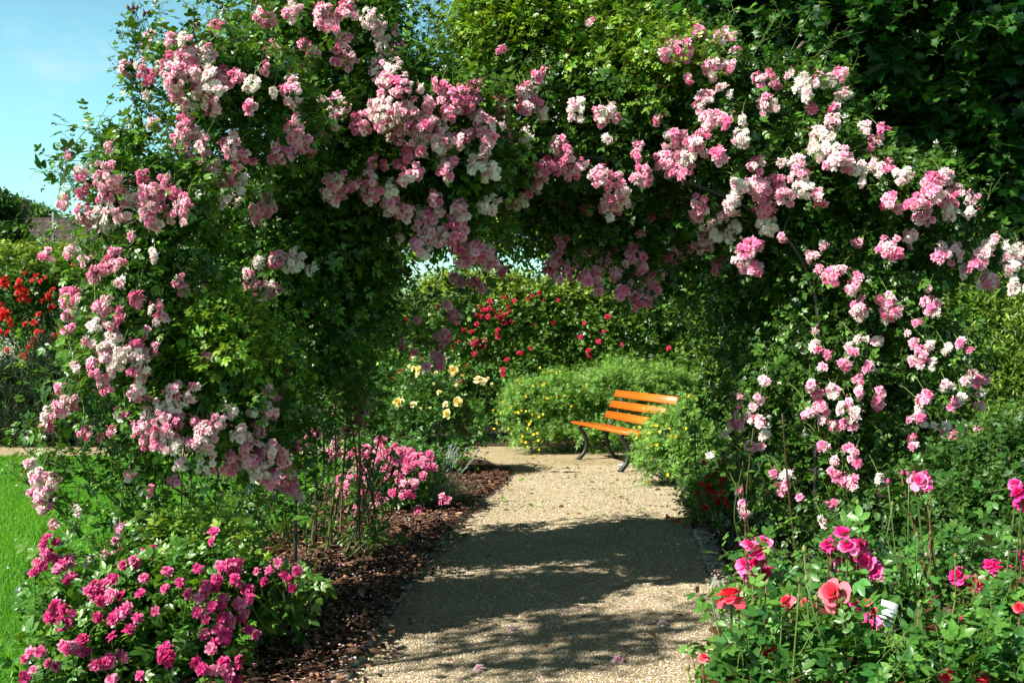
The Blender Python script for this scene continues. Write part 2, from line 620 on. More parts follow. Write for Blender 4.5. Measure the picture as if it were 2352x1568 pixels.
def leafcol(n, a, b, spread=.22, red=0.0):
    f = rng.random(n)[:, None] ** 1.6
    c = np.array(a) * (1 - f) + np.array(b) * f
    c = c * np.exp(rng.normal(0, spread, n))[:, None]
    if red:
        k = rng.random(n) < red
        c[k] = np.array((.09, .035, .02)) * np.exp(rng.normal(0, .2, k.sum()))[:, None]
    return c


def shoots(la, sa, P, D, L, K, size, tpls, ca, cb, grav=.35, wig=.12, up=.7, stem_r=.0022, stem_c=(.09, .14, .03), red=.0, t0=.12, light=None, spread=.24):
    """leafy shoots from P along D of length L (n,) with K leaves each"""
    n = len(P)
    if n == 0:
        return None
    t = np.linspace(t0, 1, K)
    side = unit(np.cross(D, rnd(n)))
    q = (t[None] * L[:, None])
    pos = P[:, None] + D[:, None] * q[..., None] + side[:, None] * (np.sin(q * 7)[..., None] * wig * .3)
    pos[..., 2] -= grav * q ** 2
    tan = D[:, None] + side[:, None] * (np.cos(q * 7)[..., None] * wig)
    tan = np.repeat(tan, 1, 1) + np.zeros_like(pos)
    tan[..., 2] -= 2 * grav * q
    tan = unit(tan)
    # leaves
    az = rng.random(n)[:, None] * 6.28 + np.arange(K)[None] * 2.4
    a = unit(np.cross(tan, np.array([0.13, 0.2, 1.])))
    b = np.cross(tan, a)
    rad = a * np.cos(az)[..., None] + b * np.sin(az)[..., None]
    ld = unit(tan * .55 + rad * .8 + np.array([0, 0, .15]) + .25 * rng.normal(size=pos.shape))
    nr = unit(np.array([0, 0, up]) + (np.array(light) * .35 if light is not None else 0) + .35 * tan + .45 * rng.normal(size=pos.shape))
    sz = size * (1 - .45 * t ** 3)[None] * np.exp(rng.normal(0, .18, (n, K)))
    pos_, ld, nr, sz = pos.reshape(-1, 3), ld.reshape(-1, 3), nr.reshape(-1, 3), sz.ravel()
    ok = pos_[:, 2] > .02
    pos_, ld, nr, sz = pos_[ok], ld[ok], nr[ok], sz[ok]
    col = leafcol(len(pos_), ca, cb, spread, red)
    w = rng.integers(0, len(tpls), len(pos_))
    for i, (tv, tt) in enumerate(tpls):
        s = w == i
        inst(la, tv, tt, pos_[s], ld[s], nr[s], sz[s], col[s])
    if sa is not None:
        Q = np.concatenate([P[:, None], pos[:, ::2] if K > 5 else pos], 1)
        m = Q.shape[1]
        u = a[:, :1]; v = b[:, :1]
        r = stem_r * np.linspace(1.15, .6, m)
        ang = np.arange(3) * 2.0944
        R = Q[:, :, None] + (np.cos(ang)[:, None] * u[:, :, None] + np.sin(ang)[:, None] * v[:, :, None]) * r[None, :, None, None]
        T = []
        for i in range(m - 1):
            for j in range(3):
                a0, a1 = i * 3 + j, i * 3 + (j + 1) % 3
                T += [(a0, a1, a0 + 3), (a1, a1 + 3, a0 + 3)]
        T = np.array(T)
        TT = T[None] + (np.arange(n) * m * 3)[:, None, None]
        sa.add(R.reshape(-1, 3), TT.reshape(-1, 3), np.array(stem_c))
    return pos[:, -1]


SUNV = np.array(S)


def body(la, sa, B, n, size, tpls, ca, cb, L=(.25, .5), K=7, outw=.6, upw=.45, rnw=.45, lo=.5, hi=.92, **kw):
    P, nr = B.shrunk(.5 * (L[0] + L[1]) * .5 + size * .35).sample(n, lo, hi)
    D = unit(nr * outw + np.array([0, 0, upw]) + rnw * rng.normal(size=P.shape))
    LL = rng.uniform(L[0], L[1], len(P))
    return shoots(la, sa, P, D, LL, K, size, tpls, ca, cb, light=SUNV, **kw)


# ------------------------------------------------------------------ the ground
def sheet(name, outline, z, mat, label=None, res=None, mound=0.):
    """a flat or softly mounded sheet inside a closed outline"""
    import bmesh
    bm = bmesh.new()
    vs = [bm.verts.new((x, y, z)) for x, y in outline]
    f = bm.faces.new(vs)
    if f.normal.z < 0:
        f.normal_flip()
    bmesh.ops.triangulate(bm, faces=bm.faces[:])
    if res:
        bmesh.ops.subdivide_edges(bm, edges=bm.edges[:], cuts=res, use_grid_fill=True)
        bmesh.ops.subdivide_edges(bm, edges=bm.edges[:], cuts=2, use_grid_fill=True)
        bd = np.array([(v.co.x, v.co.y) for v in bm.verts if v.is_boundary])
        for v in bm.verts:
            if not v.is_boundary:
                dd = np.hypot(bd[:, 0] - v.co.x, bd[:, 1] - v.co.y).min()
                v.co.z += mound * (1 - math.exp(-dd / .3)) + .012 * math.sin(v.co.x * 9) * math.sin(v.co.y * 7)
    me = bpy.data.meshes.new(name)
    bm.to_mesh(me); bm.free()
    for p in me.polygons:
        p.use_smooth = True
    me.materials.append(mat)
    return tag(link(name, me), kind='structure')


sheet('ground', [(-300, -60), (300, -60), (300, 400), (-300, 400)], 0., M_TURF)

PATH_L = [(-.92, 0), (-.86, 3.5), gp(800, 1568), gp(880, 1440), gp(960, 1330), gp(1040, 1220), gp(1110, 1150), gp(1165, 1105), gp(1172, 1085), gp(1120, 1058), gp(1060, 1050)]
PATH_L2 = [(-4., 15.3), (-14, 15.2), (-14, 16.5), (-4, 16.6), (-.6, 16.7)]
PATH_R = [(.4, 16.6), (2.3, 16.4), (2.6, 14.5), (2.2, 12.9), gp(1560, 1140), gp(1600, 1240), gp(1630, 1330), gp(1645, 1440), gp(1640, 1568), (.9, 3.5), (.85, 0)]
path = sheet('gravel_path', PATH_L + PATH_L2 + PATH_R, .008, M_GRAVEL)
BED_L = [(-.86, 3.4)] + PATH_L[2:-1] + [(-1.2, 15.1), (-1.9, 13.5), (-2.0, 11.), (-1.75, 9.9), (-1.9, 8.6), (-2.2, 6.8), (-2.0, 5.6), (-1.75, 4.6), (-1.5, 3.4)]
sheet('mulch_bed', BED_L, .004, M_SOIL, res=5, mound=.05)
BED_R = [(.9, 3.3), gp(1640, 1568), gp(1645, 1440), gp(1630, 1330), gp(1600, 1240), gp(1560, 1140), (2.2, 12.9), (2.6, 14.5), (4.5, 14.5), (7, 9), (6, 3.3)]
sheet('mulch_bed', BED_R, .004, M_SOIL, res=5, mound=.05)


def inside(poly, x, y):
    poly = np.asarray(poly)
    ok = np.zeros(len(x), bool)
    j = len(poly) - 1
    for i in range(len(poly)):
        xi, yi = poly[i]; xj, yj = poly[j]
        c = ((yi > y) != (yj > y)) & (x < (xj - xi) * (y - yi) / (yj - yi + 1e-12) + xi)
        ok ^= c
        j = i
    return ok


# bark chips
def chips():
    acc = Acc()
    tv = np.array([(-.5, -.5, 0), (-.1, -.55, .1), (.5, -.35, .05), (.55, .3, 0), (.0, .5, .12), (-.5, .4, .03), (0, 0, .14)])
    tt = np.array([(6, 0, 1), (6, 1, 2), (6, 2, 3), (6, 3, 4), (6, 4, 5), (6, 5, 0)])
    for poly, n in ((BED_L, 52000), (BED_R, 18000)):
        p = np.array(poly)
        x = rng.uniform(p[:, 0].min(), p[:, 0].max(), n); y = rng.uniform(p[:, 1].min(), p[:, 1].max(), n)
        k = inside(poly, x + .10 * rng.normal(size=n) * (rng.random(n) < .3), y) & (x > -3.2) & (x < 3.4) & (y > 3.2) & (y < 13.5)
        x, y = x[k], y[k]
        n2 = len(x)
        pos = np.stack([x, y, .045 + .03 * rng.random(n2)], 1)
        d = rnd(n2); d[:, 2] *= .25
        nr = np.array([0, 0, 1.]) + .35 * rng.normal(size=(n2, 3))
        s = np.exp(rng.normal(math.log(.032), .4, n2))
        f = rng.random(n2)[:, None] ** 2
        col = np.array((.045, .022, .014)) * (1 - f) + np.array((.24, .125, .068)) * f
        v = tv * np.array([1.3, .5, .35])
        inst(acc, v, tt, pos, unit(d), nr, s, col * np.exp(rng.normal(0, .3, n2))[:, None])
    tag(acc.build('bark_chips', M_CHIP, smooth=False), 'brown bark chips spread over the rose beds', 'bark mulch', kind='stuff')


chips()


def gravel():
    acc = Acc()
    o = np.array([(1, 0, 0), (-1, 0, 0), (0, 1, 0), (0, -1, 0), (0, 0, 1), (0, 0, -.5)], float)
    tt = np.array([(0, 2, 4), (2, 1, 4), (1, 3, 4), (3, 0, 4)])
    poly = PATH_L + PATH_L2 + PATH_R
    n = 230000
    y = 4.6 + 9.5 * rng.random(n) ** 1.5; x = rng.uniform(-1.2, 2.6, n)
    k = inside(poly, x, y)
    x, y = x[k], y[k]; n = len(x)
    pos = np.stack([x, y, .008 + .003 * rng.random(n)], 1)
    d = rnd(n); d[:, 2] *= .2
    nr = np.array([0, 0, 1.]) + .3 * rng.normal(size=(n, 3))
    col = ramp(((.20, .16, .11), (.46, .37, .24), (.58, .50, .35), (.70, .65, .54)), rng.random(n))
    inst(acc, o * np.array([1, .75, .7]), tt, pos, unit(d), nr, np.exp(rng.normal(math.log(.0040), .3, n)), col)
    tag(acc.build('loose_gravel', M_STONE, smooth=False), 'pale beige pebbles lying loose on the path', 'gravel', kind='stuff')
    # fallen petals
    acc = Acc()
    pv, pt = petal(1, .8, .5, .15, 2)
    n = 6500
    y = 4.8 + 5.0 * rng.random(n); x = rng.uniform(-1.6, 2.2, n)
    z = np.where(inside(poly, x, y), .014, .085)
    k = (rng.random(n) < np.clip(1.25 - .12 * (y - 4.6), .1, 1))
    x, y, z = x[k], y[k], z[k]; n = len(x)
    d = rnd(n); d[:, 2] *= .15
    inst(acc, pv, pt, np.stack([x, y, z], 1), unit(d), np.array([0, 0, 1.]) + .4 * rng.normal(size=(n, 3)), rng.uniform(.007, .017, n), ramp(RAMBLER, rng.random(n) * .8))
    for x, y, r in ((838, 1490, .03), (1172, 1452, .028), (1520, 1440, .03), (905, 1505, .02), (1420, 1525, .03), (862, 1268, .03), (1045, 1268, .03), (1655, 1440, .03), (1100, 1545, .03)):
        gx, gy = gp(x, y)
        put_blossom(acc, POM[0], np.array([gx, gy, .02]), rnd(1)[0] * .4 + np.array([0, 0, 1]), r, rng.random() * .6, RAMBLER)
    tag(acc.build('fallen_petals', M_PETAL), 'pale pink rose petals littering the ground under the arch', 'petals', kind='stuff')
    # green and brown leaf litter
    acc = Acc()
    n = 1300
    y = 4.9 + 10 * rng.random(n); x = rng.uniform(-.9, 2.4, n)
    k = inside(poly, x, y) & (rng.random(n) < .4 + .6 * (y > 10))
    x, y = x[k], y[k]; n = len(x)
    col = np.where((rng.random(n) < np.where(y > 10, .75, .25))[:, None], np.array((.12, .22, .03)), np.array((.17, .08, .04)))
    d = rnd(n); d[:, 2] *= .2
    inst(acc, *SINGLE[1], np.stack([x, y, np.full(n, .016)], 1), unit(d), np.array([0, 0, 1.]) + .5 * rng.normal(size=(n, 3)), rng.uniform(.012, .07, n) * np.where(y > 10, 1.1, .7), col)
    gx, gy = gp(1063, 1240)
    for q in range(6):
        d = rnd(1); d[:, 2] = abs(d[:, 2]) * .3
        inst(acc, *SINGLE[0], np.array([[gx, gy, .02]]), d, np.array([[0, 0, 1.]]), .1, np.array([[.09, .26, .03]]))
    tag(acc.build('leaf_litter', M_ROSE), 'green and brown fallen leaves scattered on the gravel', 'leaves', kind='stuff')


gravel()


# edging stones sunk along the path
def edging():
    import bmesh
    k = 0
    for edge, y0, y1, side, lab in ((PATH_L, 4.6, 11.2, -1, 'flat grey edging stone between the gravel and the bark bed under the arch'),
                                    (PATH_R[::-1], 5.2, 9.2, 1, 'flat grey edging stone half buried beside the pink rose bed')):
        P = np.array(edge)
        o = np.argsort(P[:, 1])
        yy = y0
        while yy < y1:
            L = random.uniform(.16, .30)
            x = np.interp(yy + L / 2, P[o][:, 1], P[o][:, 0])
            bm = bmesh.new()
            m = 9
            ring = []
            for i in range(m):
                a = i * 2 * math.pi / m
                rr = 1 + random.uniform(-.16, .16)
                ring.append((math.copysign(abs(math.cos(a)) ** .7, math.cos(a)) * .075 * rr, math.copysign(abs(math.sin(a)) ** .7, math.sin(a)) * L * .47 * rr))
            lo = [bm.verts.new((a, b, -.03)) for a, b in ring]
            mi = [bm.verts.new((a, b, .016 + random.uniform(-.003, .003))) for a, b in ring]
            hi = [bm.verts.new((a * .8, b * .84, .026 + random.uniform(-.004, .004))) for a, b in ring]
            for i in range(m):
                j = (i + 1) % m
                bm.faces.new((lo[i], lo[j], mi[j], mi[i])); bm.faces.new((mi[i], mi[j], hi[j], hi[i]))
            bm.faces.new(hi)
            me = bpy.data.meshes.new('edging_stone')
            bm.to_mesh(me); bm.free()
            c = np.array((.26, .25, .21)) * random.uniform(.75, 1.15)
            a_ = me.attributes.new('tint', 'FLOAT_COLOR', 'POINT')
            a_.data.foreach_set('color', np.tile([*c, 1.], len(me.vertices)))
            me.materials.append(M_STONE)
            ob = link('edging_stone', me, None, (x + side * .07, yy + L / 2, .012))
            ob.rotation_euler = (random.uniform(-.04, .04), random.uniform(-.05, .05), math.atan2(-(np.interp(yy + L, P[o][:, 1], P[o][:, 0]) - np.interp(yy, P[o][:, 1], P[o][:, 0])), L))
            tag(ob, lab, 'edging stone', 'edging stones along the path' if side < 0 else 'edging stones by the pink roses')
            yy += L + random.uniform(.02, .05)
            k += 1


edging()


# lawn: blades and daisies
def lawn():
    acc = Acc()
    tv = np.array([(0, -.06, 0), (0, .06, 0), (.5, -.045, .08), (.5, .045, .08), (1, 0, .0)]); tt = np.array([(0, 1, 2), (1, 3, 2), (2, 3, 4)])
    poly = PATH_L + PATH_L2 + PATH_R
    n = 260000
    y = 4.2 + 11 * rng.random(n) ** .9; x = -.5 - 6.6 * rng.random(n)
    k = ~inside(poly, x, y) & ~inside(BED_L, x, y) & (x > -.52 * y - .3)
    x, y = x[k], y[k]; n = len(x)
    d = np.array([0, 0, 1.]) + .55 * rng.normal(size=(n, 3)); d[:, 2] = np.abs(d[:, 2]) + .25
    patch = .5 + .5 * np.sin(x * 2.1 + np.sin(y * 1.3) * 2) * np.sin(y * 1.7)
    f = np.clip(.25 + .4 * patch + .3 * rng.normal(size=n), 0, 1)[:, None]
    col = np.array((.060, .22, .012)) * (1 - f) + np.array((.17, .42, .03)) * f
    inst(acc, tv, tt, np.stack([x, y, np.zeros(n)], 1), unit(d), rnd(n), rng.uniform(.03, .06, n), col)
    tag(acc.build('lawn_grass', M_GRASS), 'short bright green lawn grass beside the rose bed', 'grass', kind='stuff')
    acc = Acc()
    n = 520
    y = 4.6 + 8.5 * rng.random(n); x = -.5 - 5.5 * rng.random(n)
    k = ~inside(poly, x, y) & ~inside(BED_L, x, y) & (np.sin(x * 1.9 + 1) * np.sin(y * 1.4) + .8 * rng.normal(size=n) > .1)
    for a, b in zip(x[k], y[k]):
        put_blossom(acc, FIVE[0], np.array([a, b, rng.uniform(.045, .07)]), np.array([0, 0, 1]) + .4 * rng.normal(size=3), rng.uniform(.009, .015), 0, ((.8, .8, .76), (.8, .8, .76), (.75, .55, .08)), 1.)
    tag(acc.build('lawn_daisies', M_PETAL), 'tiny white daisies dotted over the lawn', 'daisies', kind='stuff')


lawn()

# ------------------------------------------------------------------ the climbing roses of the arch
LEFT = Blobs([
    (740, 110, 7.33, 190, 140, .7), (640, 40, 7.43, 90, 80, .45), (840, 60, 7.52, 100, 100, .5), (465, 205, 6.10, 85, 90, .35, .35), (565, 290, 6.32, 160, 160, .5),
    (285, 420, 5.86, 90, 70, .35, .8), (410, 540, 5.95, 140, 120, .45), (330, 690, 5.95, 140, 140, .45), (290, 840, 5.86, 140, 105, .45, .7),
    (470, 860, 6.04, 170, 150, .45), (420, 1000, 5.95, 190, 90, .4), (590, 1000, 6.23, 120, 110, .4), (620, 590, 7.33, 200, 240, .6),
    (660, 830, 7.43, 170, 240, .6), (610, 1150, 7.24, 150, 110, .45, .2), (210, 1020, 5.86, 120, 60, .3, .25), (330, 1150, 6.14, 140, 80, .35, .25), (780, 400, 7.43, 170, 220, .8),
    (800, 690, 7.75, 75, 260, .6), (950, 280, 7.43, 180, 130, .8), (960, 440, 7.52, 120, 100, .7), (1050, 390, 7.52, 150, 140, .8),
    (1040, 530, 7.33, 80, 55, .3), (850, 640, 8.20, 50, 190, .25, .6), (790, 950, 8.20, 45, 150, .25, .4)])
RIGHT = Blobs([
    (1250, 80, 8.3, 240, 150, .8), (1180, 260, 8.2, 180, 130, .8), (1400, 230, 8.2, 240, 170, .8), (1350, 410, 8.3, 230, 130, .9),
    (1600, 230, 8.2, 160, 110, .6), (1650, 380, 8.2, 190, 160, .8), (1820, 270, 8.2, 120, 90, .45, .8), (1850, 430, 8.1, 180, 150, .7),
    (2050, 470, 8.0, 140, 100, .55), (2140, 510, 7.9, 80, 80, .4), (1760, 600, 8.3, 140, 160, .7), (1880, 700, 8.2, 190, 190, .7),
    (2030, 650, 8.1, 150, 140, .6), (1900, 900, 8.0, 200, 180, .6), (2110, 850, 7.9, 130, 180, .5), (1950, 1060, 7.9, 180, 120, .5),
    (1740, 900, 8.3, 70, 170, .4), (2220, 590, 7.9, 110, 50, .3, .8), (1330, 550, 8.5, 200, 90, .4), (1470, 620, 8.5, 140, 60, .4), (1120, 500, 8.4, 150, 80, .4),
    (1840, 1180, 7.9, 160, 80, .4, .6), (1700, 740, 8.6, 60, 180, .3)])

CLUST = srcpx("""706 275 62;746 224 40;781 112 26 w;872 103 30 p;735 161 34 w;677 166 34;603 138 26;591 178 30 w;887 200 72;827 247 34 w;499 281 34;562 258 30 w;
591 298 38 p;706 321 52;709 367 40;585 385 18 w;780 293 36;832 321 44 w;821 344 48;884 293 36;935 321 46;872 367 44 w;844 413 46 p;999 430 32 p;1010 339 36 w;
1056 270 28 p;1062 69 46;1085 200 36;746 436 32;740 488 36;763 528 42;735 574 58;812 568 36;611 494 30;930 580 44;964 631 40 p;824 628 30;861 660 36;763 626 26;798 683 32;
844 717 42;930 700 36;947 798 44 w;970 735 36 w;442 585 28;272 623 20 p;318 692 34;333 769 32 p;258 815 30;430 700 58;471 740 40;425 770 46;568 712 34;660 740 40;694 763 36 p;
597 786 54;540 803 36 w;649 803 40;735 798 24 p;715 855 46;344 855 46;430 855 62 w;488 850 40;603 861 46;1073 820 44;
1075 69 42;1169 52 42;1298 63 52;1321 103 40;1390 46 46;1488 80 44 w;1517 138 34;1540 178 42 w;1591 195 30;1379 166 36;1367 230 46;1402 253 36;1098 207 40;1135 264 40 w;1221 189 32;
1258 212 30;1060 273 20 p;1207 276 22 p;1172 373 52;1098 373 24 w;1281 393 22 w;1356 413 44;1344 453 36 w;1330 494 26 w;1178 517 42;1198 568 50;1184 468 24;1281 554 26;1258 608 28 p;
1132 626 36;1103 585 24;1339 470 20;1442 494 52;1528 419 50;1540 459 60 w;1608 453 44;1643 425 36;1517 276 42;1574 276 44 w;1603 344 48;1534 321 40;1683 353 20 w;1758 344 36;
1715 422 34 p;1821 402 62 p;1804 442 44;1901 362 44;1905 395 36;2005 425 42;1695 499 56;1677 545 44 w;1603 540 40;1740 528 46;1786 568 46;1763 505 36;1643 620 44 p;1688 605 30;1758 597 28 w;1534 499 40;
1959 534 56;1907 465 40;1867 545 34 p;2033 545 36;2108 551 42 w;2108 367 40;2108 425 42;2165 298 36;2171 453 28;2142 402 30;2005 201 22;1494 649 28;1542 660 26 p;1597 660 28 p;1666 689 36;
1631 723 38;1792 671 44;1913 660 44 w;1964 689 44 w;1930 608 32;1798 720 24 w;1339 740 60;1325 775 40;1370 755 36 p;1471 717 46;1482 763 46;1557 763 42 w;1562 815 44;1608 850 40;
1413 746 24;1735 798 36;1752 850 26;1832 844 44;1964 820 50 w;2056 798 40 w;2090 805 34 w;2171 677 46;2148 746 30;2120 770 26 w;1075 832 40;1086 780 30 w;1700 884 50;1850 884 46;
1672 985 40;1700 1010 36 w;1760 945 44;1830 960 46;1860 1005 40;1910 1000 40;1945 1030 46;1889 1035 36;1714 880 36;1715 930 40;1835 900 36;1850 930 34;
2362 83 22;2722 199 56;2664 215 30;2797 133 36;2896 149 38;2938 207 26;2855 273 42;2921 273 36;3054 323 44;3104 332 24;3157 298 22 w;3220 340 46 w;3311 323 36 w;3361 303 36;3373 381 36 w;
3075 423 44;2921 381 20 w;2813 415 46;2825 380 30;2838 481 42;2905 481 34;3253 427 26 p;3344 439 32;2308 439 46 w;2407 464 40;2449 439 30 w;2470 475 22;2428 555 20 w;2967 481 22 w;2971 547 42 w;
2797 564 46;2706 572 54;2664 638 52;2755 630 42 w;2730 680 46;2556 580 30;2548 622 26 p;2631 481 26;3336 502 40;3269 531 30 w;3294 580 60 w;3344 630 56;3394 655 40;3435 680 40 w;3464 518 32 w;3531 522 30;3493 572 30;
2241 589 46;2233 655 42 p;2324 663 34;2399 705 46;2465 754 58;2490 804 44;2432 837 44;2573 705 46;2876 622 38;3029 667 38;3186 655 36 w;3195 696 42;3207 754 42 w;3278 788 38;2950 746 36 w;2938 812 46 w;
2797 812 36;2797 862 36;3037 754 44;3104 738 44;3137 788 40;3062 821 48;3062 895 46 w;2838 912 38 w;2838 962 42;2913 945 36 w;2896 870 28 w;2946 904 30 w;2996 995 42;2971 1036 44;3021 1069 34;3029 978 36;
3128 953 20;3510 671 36 w;3609 705 40 w;3560 663 30;3725 721 34 p;3775 713 40;3734 771 48;3692 804 40;3817 788 46;3808 845 40 w;3651 821 32 p;3560 804 38;3700 870 36;3560 995 52;3642 953 36;3427 970 22;
3294 978 22;3249 1028 28;3278 1074 20;3331 1111 38;3357 1086 32;3423 1119 34;3800 1011 50;3770 1025 36;3924 1028 36;3966 970 36 w;4040 995 36 w;4049 1069 46 w;4080 1000 30 w;3949 1127 42;3866 1086 32;3560 1227 50;3435 1235 36;3725 1227 44;3435 1215 30;4060 1150 34 w;3900 1060 30;
191 1026 30;287 1013 32;373 1026 40;456 1013 34 p;395 1096 42;440 1070 34;485 1064 28;478 1128 28;619 1019 32 w;724 1131 34 p;740 1160 24;998 1096 30;1005 1134 40;1036 1045 28 w;1110 1038 40;1173 1045 48 w;
1071 1147 30 w;1091 1172 40;274 1191 40;300 1172 28;555 1198 42 p;408 1230 34;427 1191 24;606 1242 22 w;638 1220 24;644 1274 30;482 1255 30 p;281 1261 32;274 1319 28;389 1300 38;459 1306 26;354 1367 24;446 1364 42 w;
574 1332 26;625 1395 26;549 1376 28 p;529 1408 44 w;574 1421 36;574 1466 44;472 1440 42 w;421 1427 34;459 1472 34 w;370 1466 32;383 1497 28 p;300 1466 22 w;555 1529 26;529 1490 24;421 1542 36;233 1555 22 p;820 1424 22;
542 1580 36;695 1568 42;765 1580 42;587 1612 32;638 1625 32 w;702 1619 36 w;249 1638 44;191 1657 34 w;300 1606 34;205 1670 26;478 1657 30;663 1695 58;708 1689 40 p;593 1670 34 w;580 1702 34;593 1759 40;620 1772 28;
670 1778 42 w;708 1759 36;772 1772 36;816 1727 42;835 1772 50;874 1695 44;918 1644 32 w;963 1740 42 w;995 1785 36;829 1848 50 w;931 1835 36 p;925 1874 42;995 1835 40;1040 1835 40;1078 1797 42;1046 1886 46 w;1142 1823 36;
1154 1912 56;1174 1944 36;1199 1982 28 w;1033 1702 34;1046 1727 26;1008 1650 26 w;1078 1638 36;1078 1568 26;1097 1580 26 p;1250 1772 34;1250 1740 26;1269 1644 24;121 1855 28;153 1918 40;210 1925 40;166 1982 32;344 1733 34;
446 1727 24;517 1899 26;695 1925 28;593 1957 22;175 2015 38;200 2000 26;472 2174 38;906 2161 36;478 2117 26;376 2257 44 w;310 2040 24 w;215 2105 26""")
CLUST += srcpx("""720 345 26 w;715 440 40 w;740 465 26 p;800 505 28 p;770 575 18;990 405 28 w;930 440 26 w;970 480 42;905 555 46 p;1045 395 24 w;1120 410 34 w;1050 580 40;990 190 28;1010 240 34;995 270 30 w;
1120 150 30;1190 130 30;1180 190 42 w;1195 240 44;1160 280 30 w;1460 200 36;1470 250 30 w;1430 90 26;1360 300 30;690 690 46;730 745 38;830 720 44;830 755 34 w;1000 660 42;1000 720 40;1005 750 30;
770 830 54;880 830 36 w;930 800 36;970 860 40 w;960 900 44 w;900 930 46;960 950 34 p;830 935 40;760 915 26;660 890 32;1130 740 36;1115 800 46;1300 370 22;
1340 430 36;1390 490 48;1340 540 32;1390 560 30;1460 560 36 w;1440 440 26;1550 460 40 w;1640 430 36;1690 470 24;1550 690 46 w;1640 760 30 w;1600 810 36 p;1570 830 26;1670 660 36 w;1710 620 34;1740 670 40;1790 650 44;
1760 740 30 w;1750 810 40;1430 770 50;1380 790 36;1370 850 32 w;1330 910 34;1380 900 36 p;1400 940 30 w;1540 950 28 w;1540 1000 36;1590 1010 42;1640 950 30 w;1680 1040 40;1760 990 54 p;1340 1030 36;1335 1075 32;1470 960 30 w;
210 740 30 w;260 760 32;240 810 40;330 830 28;375 780 36;215 870 28 w;200 940 36;250 940 40;300 890 30 w;350 920 42;380 920 36;400 1000 44 w;310 1070 38;370 1075 34;400 660 34 w;420 670 24;180 1120 24;60 1130 24;160 1000 22;
760 1070 40;780 1085 26;930 1080 34;965 1105 30;975 1160 50;840 1170 32;850 1245 44;940 1290 50;960 1300 40;890 1290 34;520 1250 36 w;560 1250 28 w;460 1245 34;520 1330 48;545 1320 34;625 1395 32;830 1440 36;775 1550 38;1130 1270 36 w;
1150 1345 50;1190 1360 40;1290 1490 34;1240 1530 26 w;280 1490 36;260 1440 30;240 1350 26""", 2800, 1100, .6378)
# looser small clusters around the big ones
CLUST += [(c[0] + rng.normal() * 26, c[1] + abs(rng.normal()) * 22 - 6, c[2] * rng.uniform(.5, .8), c[3]) for c in list(CLUST) if c[2] > 19 and rng.random() < .6]
# shaded ones on the far end of the arch
BACK = srcpx("""100 900;180 940;90 1000;170 1010;410 1240 60;600 1240 40;670 1200;560 1030 26;490 1050 24;440 1130 26;810 1290 40;50 1200 40;150 1250 44;270 1260 44;100 1310 46;180 1350 44;320 1330 40;400 1400 46;450 1450 44;
500 1400 40;350 1420 40;20 1260 44;230 1320 40;60 1150 36;200 1180 40;330 1200 36;300 1270 40;420 1320 44;470 1350 40;40 1340 30;440 1290 40;230 1390 36;520 1330 30;850 1250 36;880 1180 30;480 1440 36;420 1480 30;10 1300 36""", 2200, 0, .829)
BACK += srcpx("""740 350 36;700 310 30;760 390 30;720 370 30;680 480 36;650 500 32;700 500 30;670 540 30;650 620 36;620 600 28;655 660 32;570 660 26;500 580 26;430 550 30;440 520 26;520 400 26;310 470 24;780 180 34;850 180 36;900 220 30;970 60 30;1000 110 40;
880 200 30;730 160 30;230 110 36;210 60 30;280 260 34;240 220 30;260 40 36;300 270 30;95 330 20;50 620 24;90 690 36;70 750 34;140 720 30;130 790 34;80 830 34;150 840 30;90 870 36;200 790 36;190 830 30;60 920 30;130 960 32;190 960 38;210 1000 30;110 1020 30;
230 880 34;240 920 30;150 900 26;310 540 20;50 1090 30;60 1130 24;60 1180 34;20 1160 26;5 380 24;20 540 26""", 1300, 1000, .7015)

